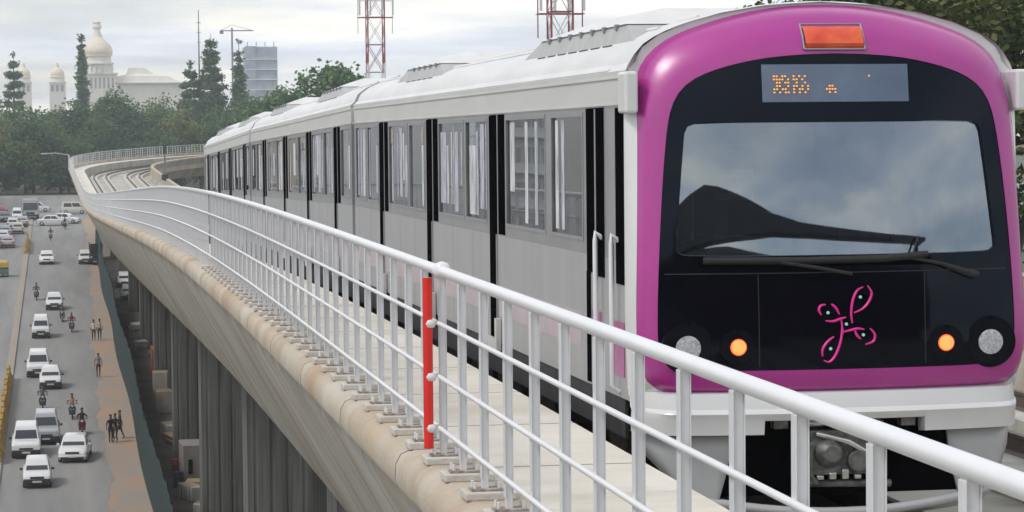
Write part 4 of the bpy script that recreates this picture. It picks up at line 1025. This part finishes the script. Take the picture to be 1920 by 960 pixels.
# yellow barriers along the median
def barrier(x, y, rz, lab, m):
    root = empty('traffic_barrier', (x,y,ground_z(y)+.17), rz); tag(root, lab, 'barrier', 'yellow barriers on the median')
    c = MB(); c.rings([[(-.30,yy,0),(.30,yy,0),(.28,yy,.14),(.12,yy,.38),(.09,yy,.95),(-.09,yy,.95),(-.12,yy,.38),(-.28,yy,.14)] for yy in (-1.4,-1.35,1.35,1.4)], 0, True, True, True); c.build('block', m, root, 30, .015)
    c = MB()
    for yy in (-.7,.7): c.tube([(-.03,yy,.95),(-.03,yy,1.03),(.03,yy,1.03),(.03,yy,.95)], .012, 6)
    c.build('handle', M['dark_metal'], root)
for k in range(14): barrier(-3.83+.03*math.sin(k*1.7), 161.5+2.95*k, .02*math.sin(k*2.3), 'yellow barrier in the row on the median left of the near cars', M['yellow_paint'])
for k in range(7): barrier(-3.83, 322+2.95*k, .02*math.cos(k), 'weathered yellow barrier in the far row beside the mauve car', M['yellow_paint'])
# ------------------------------------------------------------------ trees
def leaves(name, blobs, n_clump, n_leaf, size, m, parent, sig=.9, seed=0):
    rg = np.random.default_rng(seed); C = []
    w = np.array([b[3]*b[4]*b[5] for b in blobs])**.67; w /= w.sum()
    for b in rg.choice(len(blobs), n_clump, p=w):
        bx = blobs[b]; d = rg.normal(size=3); d /= np.linalg.norm(d); r = rg.uniform(.55,1.0)**.6*rg.uniform(.85,1.1)
        C.append(np.array(bx[:3]) + d*r*np.array(bx[3:6]))
    C = np.repeat(np.array(C), n_leaf, 0); n = len(C)
    c = C + rg.normal(size=(n,3))*sig*np.array([1,1,.7])
    u = rg.normal(size=(n,3)); u[:,2] *= .5; u /= np.linalg.norm(u,axis=1)[:,None]
    v = rg.normal(size=(n,3)); v -= u*(u*v).sum(1)[:,None]; v /= np.linalg.norm(v,axis=1)[:,None]
    s = size*rg.uniform(.6,1.4,(n,1))
    q = np.stack([c-u*s*.5, c+v*s*.32, c+u*s*.5, c-v*s*.32], 1).reshape(-1,3)
    me = bpy.data.meshes.new(name); me.vertices.add(4*n); me.vertices.foreach_set('co', q.ravel().astype(np.float32))
    me.loops.add(4*n); me.loops.foreach_set('vertex_index', np.arange(4*n, dtype=np.int32)); me.polygons.add(n)
    me.polygons.foreach_set('loop_start', np.arange(0,4*n,4,dtype=np.int32)); me.materials.append(m); me.update(); me.validate()
    o = bpy.data.objects.new(name, me); COL.objects.link(o)
    if parent is not None: o.parent = parent
    return o
def limbs(parent, h, blobs, r=.35, seed=0):
    rd = random.Random(seed); c = MB(); k = h*.35
    c.tube([(0,0,-.4),(.05*h*.1,0,k*.5),(rd.uniform(-.3,.3),rd.uniform(-.3,.3),k),(rd.uniform(-.6,.6),rd.uniform(-.6,.6),h*.72)], [r*1.3,r,r*.8,r*.3], 9)
    for b in blobs:
        c.tube([(0,0,k*rd.uniform(.7,1.1)),(b[0]*.5,b[1]*.5,lerp(k,b[2],.55)),(b[0]*.9,b[1]*.9,b[2]+b[5]*.3)], [r*.5,r*.3,r*.08], 6)
    return c.build('trunk', M['trunk'], parent, 60)
def broadleaf(h, w, seed, m, nb=7, size=.6, n=90, per=34):
    rd = random.Random(seed); root = empty('broadleaf_tree'); bl = [(0,0,h*.72,w*.34,w*.34,h*.24)]
    for k in range(nb):
        a = 2*PI*k/nb+rd.uniform(-.4,.4); rr = w*rd.uniform(.22,.36); bl.append((rr*math.cos(a),rr*math.sin(a),h*rd.uniform(.38,.78),w*rd.uniform(.16,.24),w*rd.uniform(.16,.24),h*rd.uniform(.11,.17)))
    limbs(root, h, bl, h*.02, seed); leaves('crown', bl, n, per, size, m, root, w*.055, seed); return root
def low_tree(h, w, seed, m):
    rd = random.Random(seed); root = empty('broadleaf_tree'); bl = [(0,0,h*.5,w*.36,w*.36,h*.42)]
    for k in range(9):
        a = rd.uniform(0,6.28); rr = w*rd.uniform(.2,.4); bl.append((rr*math.cos(a),rr*math.sin(a),h*rd.uniform(.18,.75),w*rd.uniform(.15,.22),w*rd.uniform(.15,.22),h*rd.uniform(.13,.2)))
    limbs(root, h, bl, .25, seed); leaves('crown', bl, 130, 34, .55, m, root, w*.05, seed); return root
LOW = [low_tree(8.5,9,51,M['leaf_dark']), low_tree(9.5,8,52,M['leaf_far'])]
DENSE = [broadleaf(23.5,15,61,M['leaf_far'],10,.75,260,44), broadleaf(22,14,62,M['leaf_dark'],9,.75,240,44)]
V4 = [broadleaf(16,12,1,M['leaf_far'],7,.55,130,34), broadleaf(17,11,2,M['leaf_olive'],6,.5,120,34), broadleaf(15,13,3,M['leaf_dark'],8,.6,130,34), broadleaf(17.5,11,4,M['leaf_far'],6,.5,120,36)]
first = [True]*4
def plant(x, y, z, i, sc, rz, label, group, name=None):
    if first[i]: o = V4[i]; first[i] = False
    else: o = copy_tree(V4[i])
    o.location = (x,y,z); o.rotation_euler = (0,0,rz); o.scale = (sc*random.uniform(.9,1.1),sc*random.uniform(.9,1.1),sc*random.uniform(.92,1.08)); tag(o, label, 'tree', group); return o
WOOD = 'broadleaf tree in the wooded mass filling the far end of the road below the domes'
for row, (Y, x0, x1, st, sc) in enumerate(((457,-52,22,7.0,.78),(472,-55,40,7.5,.90),(490,-58,60,8,.98),(512,-60,64,8.5,1.04),(538,-64,76,9,1.08))):
    x = x0+random.uniform(0,4)
    while x < x1:
        Y2 = Y+random.uniform(-6,6)
        plant(x, Y2, ground_z(Y2), random.choice((0,1,2,3,0,2)), sc*random.uniform(.86,1.10), random.uniform(0,6.28), WOOD, 'trees at the far end of the road')
        x += st*random.uniform(.8,1.2)
x = -55; k = 0
while x < 24:
    o = LOW[k] if k < 2 else copy_tree(LOW[random.randint(0,1)]); k += 1
    y = 452+random.uniform(-2,2); o.location = (x,y,ground_z(y)); o.rotation_euler = (0,0,random.uniform(0,6)); q = random.uniform(.85,1.15); o.scale = (q,q,q*random.uniform(.9,1.15))
    tag(o, 'low bushy tree in the dark row just behind the far junction', 'tree', 'low trees behind the far junction'); x += random.uniform(4.2,6.5)
kk = 0
for x, y, sc, lab in ((35.5,352,.98,'rounded dark tree rising behind the train roof, left of the lattice tower'),(43,356,.93,'tree behind the train roof at the foot of the lattice tower'),(30,372,.80,'tree behind the rear carriage, below the conifers'),(26,384,.66,'low tree just behind the end of the train')):
    o = DENSE[kk] if kk < 2 else copy_tree(DENSE[kk%2]); kk += 1
    o.location = (x,y,ground_z(y)); o.rotation_euler = (0,0,random.uniform(0,6)); o.scale = (sc,sc,sc); tag(o, lab, 'tree', 'trees behind the train')
# near trees to the right of the cab
for x, y, h, w, sd, lab in ((22.5,72,27.5,9,21,'tall olive green tree directly right of the train cab'),(27.5,60,28.5,10,22,'tall dark tree at the right edge, nearest behind the cab'),(29,84,29.5,12,23,'tall tree farther back behind the olive tree on the right')):
    rd = random.Random(sd); t = empty('broadleaf_tree', (x,y,ground_z(y))); bl = []
    for k in range(11):
        a = rd.uniform(0,6.28); rr = w*rd.uniform(.05,.42); bl.append((rr*math.cos(a),rr*math.sin(a),h*rd.uniform(.62,.93),w*rd.uniform(.16,.26),w*rd.uniform(.16,.26),h*rd.uniform(.05,.09)))
    limbs(t, h, bl, .45, sd); leaves('crown', bl, 330, 70, .26, M['leaf_near'], t, .42, sd); tag(t, lab, 'tree', 'tall trees right of the train')
# conifers on the skyline
def araucaria(label, x, y, h, w, tiers, seed, name='conifer', dense=False, m=None):
    rd = random.Random(seed); z0 = ground_z(y); root = empty(name, (x,y,z0)); tag(root, label, 'conifer')
    c = MB(); c.tube([(0,0,-.3),(0,0,h*.5),(0,0,h)], [h*.014,h*.009,.04], 8); c.build('trunk', M['trunk'], root, 60)
    bl = []
    if dense:
        for k in range(26):
            u = k/25; r = w*.5*(1-u)**.8+.15; 
            for q in range(5): a = rd.uniform(0,6.28); bl.append((r*.5*math.cos(a), r*.5*math.sin(a), h*(.12+.86*u), r*.6, r*.6, h*.035))
        leaves('crown', bl, 420, 30, .7, m or M['leaf_far'], root, .38, seed)
    else:
        for k in range(tiers):
            u = k/(tiers-1); zz = h*(.40+.58*u); r = w*.5*(math.sin(PI*min(1,.32+.68*u))**.8)*rd.uniform(.75,1.1)+.2
            for q in range(6):
                a = q*PI/3+rd.uniform(-.3,.3); bl.append((r*.66*math.cos(a), r*.66*math.sin(a), zz+rd.uniform(-.3,.5), r*.45, r*.45, h*.022))
        leaves('crown', bl, 420, 22, .55, m or M['leaf_far'], root, .34, seed)
    return root
araucaria('tall tiered conifer with gaps, tallest on the skyline right of the dome', 32.15, 564, 30.6, 5.2, 11, 31)
araucaria('shorter tiered conifer left of the tallest one', 27.9, 565, 24.4, 5.0, 8, 32)
araucaria('dense narrow cone shaped conifer in front of the scaffolded block', 40.6, 603, 30.8, 5.2, 0, 33, 'conifer', True)
araucaria('dense columnar conifer standing against the left side of the large dome', 6.2, 660, 34.0, 4.6, 0, 34, 'conifer', True)
araucaria('small pointed conifer at the far left of the skyline', -10.2, 662, 29.5, 4.6, 8, 35)

# ------------------------------------------------------------------ skyline buildings
gz = ground_z(1200)
pal = empty('domed_palace', (18.5,1217,gz)); tag(pal, 'pale stone palace with a large central dome and a stepped roof, hazy on the skyline', 'palace')
def zz(py): return 2.87+(245-py)*.24-gz
c = MB(); c.box(-2,38,0,30,0,zz(155)); c.rings([[(7,0,zz(155)),(37,0,zz(155)),(37,28,zz(155)),(7,28,zz(155))],[(9,1,zz(143)),(31,1,zz(143)),(31,26,zz(143)),(9,26,zz(143))],[(13,3,zz(139)),(25,3,zz(139)),(25,24,zz(139)),(13,24,zz(139))],[(14,4,zz(127)),(21,4,zz(127)),(21,22,zz(127)),(14,22,zz(127))]],0,True,False,True)
c.box(-6,8.5,-4,20,0,zz(140)); c.build('wall', M['vs_stone'], pal)
c = MB(); c.box(-6.6,9.1,-4.6,20,zz(140),zz(137)); c.box(-2.4,38.5,-1.5,30,zz(157),zz(155)); c.build('cornice', M['vs_stone'], pal)
c = MB(); c.lathe([(6.6,zz(140)),(6.6,zz(122)),(7.4,zz(121)),(7.4,zz(118)),(6.2,zz(117)),(6.0,zz(106)),(6.8,zz(105)),(6.8,zz(103))], (0,2,0), 24); c.build('drum', M['vs_stone'], pal, 30)
c = MB(); c.lathe([(6.3,zz(104)),(6.9,zz(100)),(6.9,zz(95)),(6.2,zz(87)),(4.9,zz(80)),(3.2,zz(74)),(2.4,zz(70))], (0,2,0), 28); d_ = c.build('dome', M['vs_dome'], pal, 60)
c = MB(); c.lathe([(2.5,zz(71)),(2.2,zz(66)),(1.6,zz(62)),(1.5,zz(54)),(2.1,zz(52)),(1.9,zz(47)),(1.6,zz(45)),(1.9,zz(42)),(.8,zz(39)),(.2,zz(37))], (0,2,0), 14); c.build('lantern', M['vs_stone'], d_, 40)
for k in range(7):
    c = MB(); c.box(-5.3+1.9*k,-4.4+1.9*k,-4.12,-3.9,zz(166),zz(146)); c.build('window', M['vs_dark'], pal)
for k in range(10):
    a = -PI*.05-PI*.1*k; c = MB(); c.tube([(6.7*math.cos(a),2+6.7*math.sin(a),zz(138)),(6.7*math.cos(a),2+6.7*math.sin(a),zz(123))], .45, 6); c.build('column', M['vs_stone'], pal)
def cupola(label, x, y0, top, rw, base=172, D=1200, y=1220):
    root = empty('domed_pavilion', (x,y,gz)); tag(root, label, 'pavilion', 'small domed pavilions of the palace'); s = rw
    c = MB(); c.box(-s*1.25,s*1.25,-s*1.25,s*1.25,0,zz(top+38)); c.build('wall', M['vs_stone'], root)
    c = MB(); c.box(-s*1.4,s*1.4,-s*1.4,s*1.4,zz(top+38),zz(top+36)); c.lathe([(s*1.1,zz(top+36)),(s*1.1,zz(top+28)),(s*1.25,zz(top+27)),(s*1.2,zz(top+26))], n=16); c.build('drum', M['vs_stone'], root)
    c = MB(); c.lathe([(s*1.05,zz(top+26)),(s*1.1,zz(top+22)),(s*.95,zz(top+16)),(s*.55,zz(top+11)),(s*.25,zz(top+8)),(s*.3,zz(top+5)),(s*.1,zz(top))], n=18); c.build('dome', M['vs_dome'], root, 60)
    for k in range(3):
        c = MB(); c.box(-s+.75*s*k-.1,-s+.75*s*k+.45*s,-s*1.27,-s*1.2,zz(top+54),zz(top+42)); c.build('window', M['vs_dark'], root)
cupola('small domed pavilion behind the leftmost conifer', -14.3, 0, 117, 2.7)
cupola('small domed pavilion just left of the columnar conifer', .6, 0, 117, 2.9)
cupola('pale domed pavilion right of the scaffolded block', 92.6, 0, 100, 3.0)
# scaffolded tower block and crane
root = empty('tower_block', (76,1004,ground_z(1000))); tag(root, 'blue grey scaffolded tower block under construction on the skyline', 'building')
c = MB(); c.box(-6.0,6.0,0,14,0,41.3); c.build('wall', M['blue_scaffold'], root)
for k in range(9):
    c = MB(); c.box(-6.2,6.2,-.5,-.05,6+3.8*k,6.35+3.8*k); c.build('floor_slab', M['vs_stone'], root)
c = MB(); c.box(-6.0,-2.2,-.4,.2,2,41.5); c.build('screen', M['blue_scaffold'], root)
for k in range(4):
    c = MB(); c.tube([(-5+3.3*k,2,41),(-5+3.3*k,2,43.2)], .15, 5); c.build('column', M['grey_pole'], root)
root = empty('tower_crane', (65.3,1006,ground_z(1000))); tag(root, 'thin tower crane standing behind the conifers', 'crane')
c = MB(); c.tube([(0,0,0),(0,0,48.5)], .35, 5); c.build('mast', M['grey_pole'], root)
c = MB(); c.tube([(-4.5,0,47.4),(8,0,47.4)], .22, 5); c.tube([(-4.5,0,47.4),(0,0,49.5),(8,0,47.4)], .08, 4); c.box(-4.6,-3.2,-.4,.4,46.2,47.2); c.build('jib', M['grey_pole'], root)
# thin mast
root = empty('radio_mast', (31.8,605,ground_z(600))); tag(root, 'thin grey radio mast left of the tallest conifer', 'mast')
c = MB(); c.tube([(0,0,0),(0,0,22),(0,0,37.3)], [.32,.22,.10], 6); c.build('pole', M['grey_pole'], root)
for k in range(3):
    c = MB(); c.box(-.5,.5,-.06,.06,30+2.2*k,30.12+2.2*k); c.build('antenna', M['grey_pole'], root)
# lattice telecom towers
def lattice(label, x, y, htop, w, legs_col):
    z0 = ground_z(y); root = empty('lattice_tower', (x,y,z0)); tag(root, label, 'lattice tower', 'red and white lattice towers'); H = htop-z0
    hw = w*.24
    for i, (sx, s2) in enumerate(((-1,-1),(1,-1),(1,1),(-1,1))):
        n = int(H/3.5)
        c = MB()
        for k in range(n): c.tube([(sx*hw,s2*hw,H*k/n),(sx*hw,s2*hw,H*(k+1)/n)], .085, 6, (k//2)%2)
        c.build('leg', [M['tower_white'], M['tower_red']], root, 60)
    c = MB(); n = int(H/3.0)
    for k in range(n):
        za, zb = H*k/n, H*(k+1)/n; mi = 0 if k%4 < 3 else 1
        for a, b in (((-1,-1),(1,-1)),((1,-1),(1,1)),((1,1),(-1,1)),((-1,1),(-1,-1))):
            c.tube([(a[0]*hw,a[1]*hw,za),(b[0]*hw,b[1]*hw,zb)], .035, 4, mi); c.tube([(b[0]*hw,b[1]*hw,za),(a[0]*hw,a[1]*hw,zb)], .035, 4, mi); c.tube([(a[0]*hw,a[1]*hw,zb),(b[0]*hw,b[1]*hw,zb)], .04, 4, 1)
    c.build('bracing', [M['tower_white'], M['tower_red']], root)
    for zp in (H-2.4, H-6.2):
        c = MB()
        for s2 in (-1, 1):
            c.tube([(-w*.5,s2*hw,zp),(w*.5,s2*hw,zp)], .04, 5, 1); c.tube([(-w*.5,s2*hw,zp+1.9),(w*.5,s2*hw,zp+1.9)], .03, 5, 0)
        for s in (-1, 1): c.tube([(s*w*.5,-hw,zp),(s*w*.5,hw,zp)], .04, 5, 1)
        c.build('platform', [M['tower_white'], M['tower_red']], root)
        for s in (-1, -.35, .35, 1):
            a = MB(); a.box(s*w*.48-.10,s*w*.48+.10,-hw-.22,-hw-.08,zp+.2,zp+2.0); a.build('panel_antenna', M['tower_white'], root, None, .02)
        for s in (-1, 1):
            p = MB(); p.tube([(s*w*.5,0,zp-1.8),(s*w*.5,0,zp+2.4)], .05, 6); p.build('pole', M['tower_red'] if legs_col else M['tower_white'], root)
    return root
lattice('red and white lattice telecom tower rising behind the middle of the train', 35.5, 299.3, 21.5, 3.9, 0)
lattice('red lattice telecom tower rising behind the front carriage roof', 37.35, 197.2, 17.5, 3.4, 1)
# lamp posts
def lamp(label, x, y, z0, z1, arm, col):
    root = empty('street_lamp', (x,y,z0)); tag(root, label, 'street lamp')
    c = MB(); c.tube([(0,0,0),(0,0,z1-z0)], [.11,.07], 8); c.build('pole', col, root, 60)
    c = MB(); c.tube([(0,0,z1-z0),(arm*.6,0,z1-z0+.25),(arm,0,z1-z0+.2)], .05, 6); c.build('arm', col, root, 60)
    c = MB(); c.box(*sorted((arm,arm*1.25)),-.12,.12,z1-z0+.12,z1-z0+.24); c.build('lamp_head', M['tower_white'], root, None, .03)
x, y, z = P(318, 1.7, 1.0)
lamp('slim white lamp post beside the far viaduct bend, arm over the road', x+.25, y, z-.2, z+1.6, -2.6, M['tower_white'])
x, y, z = P(282, 11.4, 1.0)
pr_ = empty('signal_post', (x,y,z)); tag(pr_, 'dark signal post on the inner parapet of the far viaduct', 'post')
c = MB(); c.tube([(0,0,-.2),(0,0,3.6)], .09, 8); c.build('pole', M['grey_pole'], pr_, 60)
c = MB(); c.box(-.18,.18,-.15,.1,2.7,3.6); c.build('signal_head', M['dark_metal'], pr_, None, .03)
c = MB(); c.box(-.35,.35,-.3,.3,-.1,.5); c.build('base', M['dark_metal'], pr_, None, .03)
# things beside the far rail, right of the cab
zd = -.445
c0 = empty('equipment_crate', (10.35,26.0,zd), .2); tag(c0, 'yellow equipment crate on the far track slab, right of the cab', 'crate')
c = MB(); c.box(-.25,.25,-.25,.25,0,.36); c.build('body', M['yellow_crate'], c0, None, .02)
c = MB(); c.box(-.28,.28,-.28,.28,.36,.41); c.build('lid', M['yellow_crate'], c0, None, .01)
h0 = empty('cable_heap', (10.3,25.0,zd)); tag(h0, 'dark brown heap of coiled cable in front of the yellow crate', 'cable')
c = MB(); c.tube([((.30+.03*math.sin(k*.9))*math.cos(k*.45), (.26+.04*math.cos(k*1.3))*math.sin(k*.45), .04+.0035*k) for k in range(60)], .035, 6); c.build('coil', M['rust_brown'], h0, 60)
b0 = empty('concrete_block', (9.95,23.9,zd), -.2); tag(b0, 'pale concrete block lying by the coiled cable on the track slab', 'block')
c = MB(); c.box(-.32,.32,-.25,.25,0,.22); c.build('body', M['pale_block'], b0, None, .02); c = MB(); c.tube([(-.1,0,.22),(-.1,0,.28),(.1,0,.28),(.1,0,.22)], .012, 6); c.build('lifting_loop', M['rust'], b0)
# roadside buildings on the left, mirrored in the train windows
M['bldg_beige'] = mat('bldg_beige', (.66,.56,.40), .85, vary=.12, scale=.3); M['bldg_white'] = mat('bldg_white', (.80,.80,.79), .85, vary=.08, scale=.3)
def building(label, x, y, w, d, h, m, floors, cols):
    root = empty('apartment_building', (x,y,ground_z(y))); tag(root, label, 'building', 'buildings along the left side of the road')
    c = MB(); c.box(-w/2,w/2,-d/2,d/2,-2,h); c.build('wall', m, root)
    c = MB(); c.box(-w/2-.3,w/2+.3,-d/2-.3,d/2+.3,h,h+.5); c.build('roof', M['bldg_white'], root)
    wp = None
    for f in range(floors):
        c = MB(); c.box(w/2-.1,w/2+.7,-d/2+.5,d/2-.5,1.0+h/floors*f+2.6,1.15+h/floors*f+2.6); c.build('ledge', M['bldg_white'], root)
        for k in range(cols):
            if wp is None:
                c = MB(); c.box(-.05,.06,-.7,.7,-.8,.8); wp = c.build('window', M['car_glass'], root); o = wp
            else: o = wp.copy(); COL.objects.link(o); o.parent = root
            o.location = (w/2, -d/2+d*(k+.5)/cols, h/floors*(f+.5))
building('beige five storey building left of the road, nearest', -48, 118, 18, 34, 24, M['bldg_beige'], 6, 8)
building('white six storey building left of the road, second', -52, 168, 18, 40, 27, M['bldg_white'], 7, 9)
building('beige taller building left of the road, third', -50, 225, 18, 44, 26, M['bldg_beige'], 7, 9)
building('white building left of the road, fourth', -50, 285, 20, 46, 22, M['bldg_white'], 6, 10)
building('white block left of the road nearest the far junction', -33, 345, 18, 36, 25, M['bldg_white'], 6, 8)
building('beige block at the far left corner of the junction', -33, 412, 18, 40, 26, M['bldg_beige'], 6, 8)

# ------------------------------------------------------------------ the station the picture is taken from (mirrored in the windscreen)
M['station_dark'] = mat('station_dark', (.03,.03,.033), .8, vary=.2, scale=.3)
M['station_wall'] = mat('station_wall', (.50,.60,.60), .6, vary=.25, scale=.6, stretch=(.3,1,4))
M['station_roof'] = mat('station_roof', (.03,.032,.035), .5, vary=.1, scale=.3)
st = empty('metro_station', (10,-40,0)); tag(st, 'dark metro station hall with a swooping roof across the viaduct behind the viewpoint', 'station'); inv = Matrix.Translation(-st.location)
def stp(o): o.parent = st; o.matrix_parent_inverse = inv; return o
RP = [(-14,1.5),(-13.5,4),(-11,6.4),(-7,7.9),(-2,8.7),(3,8.8),(8,8.5),(13,8.2),(18,8.0),(24,7.7),(30,7.4),(37,7.0),(38,4.5),(38,1.5)]
c = MB(); c.rings([[(x,y,z) for x,z in RP] for y in (-34,-50,-72)], 0, False); o = stp(c.build('roof', M['station_roof'], None, 40)); sd = o.modifiers.new('thick','SOLIDIFY'); sd.thickness = .4
c = MB(); c.rings([[(x,-56,z-.1) for x,z in RP[1:-1]],[(x,-56.1,-.5) for x,z in RP[1:-1]]], 0, False); stp(c.build('wall', M['station_dark']))
c = MB(); c.box(-13,1.7,-72,-36,-1.6,1.0); stp(c.build('platform', M['station_dark']))
c = MB(); c.box(12.1,37,-72,-36,-1.6,1.0); stp(c.build('platform', M['station_dark']))
for x in (-12.5,36.5):
    c = MB(); c.box(x-.3,x+.3,-72,-35,-22,4); stp(c.build('wall', M['station_dark']))
CU = [(-5.1,10.2),(-3.7,11.8),(-2.2,12.75),(-.2,13.3),(1.9,13.15),(3.9,12.8),(6.3,12.3),(10.4,11.26),(14.6,10.77),(19,10.5),(25.6,10.2),(31.7,10.0),(38,9.88)]
CL = [(-5.2,8.4),(-3.9,8.9),(-2.5,9.2),(-.45,9.45),(1.6,9.6),(3.6,9.75),(6.1,9.9),(10.3,10.1),(14.5,10.0),(19,9.9),(25.5,9.8),(31.7,9.7),(37.9,9.64)]
c = MB(); c.rings([[(x,y,z) for x,z in CU+CL[::-1]] for y in (-34,-36.5)], 0, True, True, True); stp(c.build('canopy', M['station_roof'], None, 30))
for x, zt in ((-4.6,8.9),(36.5,9.7)):
    c = MB(); c.tube([(x,-35.2,-8),(x,-35.2,zt)], .35, 10); stp(c.build('column', M['station_dark']))
for y in (-50,-62):
    for x in (-4,17): 
        c = MB(); c.tube([(x,y,1),(x,y,7.5)], .3, 10); stp(c.build('column', M['station_dark']))
c = MB(); c.rings([[(x,-34.02,z+.3) for x,z in RP],[(x,-34.02,z-w) for (x,z),w in zip(RP,(0,1,1.2,1.4,1.4,1.4,1.3,1.2,1.2,1.0,.9,1,1,0))]], 0, False); o = stp(c.build('fascia', M['station_roof'])); sd = o.modifiers.new('thick','SOLIDIFY'); sd.thickness = .3

# ------------------------------------------------------------------ haze
HZ = True
if HZ:
    c = MB(); c.box(-910,910,-125,1410,-30,56)
    m = bpy.data.materials.new('haze'); m.use_nodes = True; N = m.node_tree.nodes
    for n in list(N): N.remove(n)
    out = N.new('ShaderNodeOutputMaterial'); pv = N.new('ShaderNodeVolumePrincipled'); pv.inputs['Color'].default_value = (.82,.87,.93,1); pv.inputs['Density'].default_value = .00030; pv.inputs['Anisotropy'].default_value = .2
    m.node_tree.links.new(pv.outputs[0], out.inputs['Volume'])
    tag(c.build('haze', m), kind='stuff')

# ------------------------------------------------------------------ light, sky, camera
SUN_EL, SUN_AZ = R(52), R(250)      # azimuth: direction the light comes from, measured from +y clockwise
W = bpy.data.worlds.new('World'); S.world = W; W.use_nodes = True
nt = W.node_tree; N = nt.nodes; L = nt.links; bg = N['Background']
sky = N.new('ShaderNodeTexSky'); sky.sky_type = 'NISHITA'; sky.sun_disc = False; sky.sun_elevation = SUN_EL; sky.sun_rotation = SUN_AZ
tc = N.new('ShaderNodeTexCoord'); sp = N.new('ShaderNodeSeparateXYZ'); L.new(tc.outputs['Generated'], sp.inputs[0])
def mth(op, a, b=None):
    n = N.new('ShaderNodeMath'); n.operation = op
    for i, v in enumerate((a,b)):
        if v is None: continue
        if isinstance(v, (int,float)): n.inputs[i].default_value = v
        else: L.new(v, n.inputs[i])
    return n.outputs[0]
zc = mth('ADD', mth('MAXIMUM', sp.outputs['Z'], 0.0), .09)
cv = N.new('ShaderNodeCombineXYZ'); L.new(mth('DIVIDE', sp.outputs['X'], zc), cv.inputs[0]); L.new(mth('DIVIDE', sp.outputs['Y'], zc), cv.inputs[1])
n1 = N.new('ShaderNodeTexNoise'); n1.inputs['Scale'].default_value = .85; n1.inputs['Detail'].default_value = 9; n1.inputs['Roughness'].default_value = .55; n1.inputs['Distortion'].default_value = .3
mp = N.new('ShaderNodeMapping'); mp.inputs['Location'].default_value = (3.1,1.7,0); L.new(cv.outputs[0], mp.inputs['Vector']); L.new(mp.outputs[0], n1.inputs['Vector'])
cr = N.new('ShaderNodeValToRGB'); L.new(n1.outputs['Fac'], cr.inputs['Fac'])
e = cr.color_ramp.elements; e[0].position = .38; e[0].color = (7.2,7.7,8.7,1); e[1].position = .62; e[1].color = (11.8,11.4,10.4,1)
x_ = e.new(.50); x_.color = (8.9,9.2,9.7,1)
n2 = N.new('ShaderNodeTexNoise'); n2.inputs['Scale'].default_value = .55; n2.inputs['Detail'].default_value = 6; L.new(mp.outputs[0], n2.inputs['Vector'])
r2 = N.new('ShaderNodeMapRange'); r2.inputs['From Min'].default_value = .42; r2.inputs['From Max'].default_value = .58; r2.inputs['To Min'].default_value = .55; r2.inputs['To Max'].default_value = 1.0; L.new(n2.outputs['Fac'], r2.inputs['Value'])
mx = N.new('ShaderNodeMix'); mx.data_type = 'RGBA'; L.new(r2.outputs[0], mx.inputs[0]); L.new(sky.outputs[0], mx.inputs[6]); L.new(cr.outputs[0], mx.inputs[7])
L.new(mx.outputs[2], bg.inputs['Color']); bg.inputs['Strength'].default_value = .10
sl = bpy.data.lights.new('sun', 'SUN'); sl.energy = 1.4; sl.angle = R(14); sl.color = (1,.965,.91)
so = bpy.data.objects.new('sun', sl); COL.objects.link(so)
d = Vector((math.sin(SUN_AZ)*math.cos(SUN_EL), math.cos(SUN_AZ)*math.cos(SUN_EL), math.sin(SUN_EL)))
so.rotation_euler = d.to_track_quat('Z','Y').to_euler(); so.location = (0,0,80)
cam = bpy.data.cameras.new('camera'); cam.sensor_width = 36; cam.lens = 5000/1920*36; cam.clip_end = 6000; cam.clip_start = .1
co = bpy.data.objects.new('camera', cam); COL.objects.link(co); co.location = (0,0,2.87)
TH, PT, RO = math.atan(850/5000), math.atan(242/5000), .009
fv = Vector((math.sin(TH)*math.cos(PT), math.cos(TH)*math.cos(PT), -math.sin(PT))); r0 = Vector((math.cos(TH),-math.sin(TH),0)); u0 = r0.cross(fv)
rv = r0*math.cos(RO)-u0*math.sin(RO); uv_ = u0*math.cos(RO)+r0*math.sin(RO)
co.matrix_world = Matrix(((rv.x,uv_.x,-fv.x,0),(rv.y,uv_.y,-fv.y,0),(rv.z,uv_.z,-fv.z,2.87),(0,0,0,1)))
S.camera = co
S.view_settings.view_transform = 'Standard'; S.view_settings.look = 'None'; S.view_settings.exposure = .22; S.view_settings.gamma = 1
S.view_settings.use_curve_mapping = False
S.cycles.volume_bounces = 1; S.cycles.max_bounces = 8; S.cycles.transparent_max_bounces = 24
for o in list(COL.objects):
    if o.type == 'MESH' and o.name.split('.')[0] in ('haze',): o.display_type = 'WIRE'
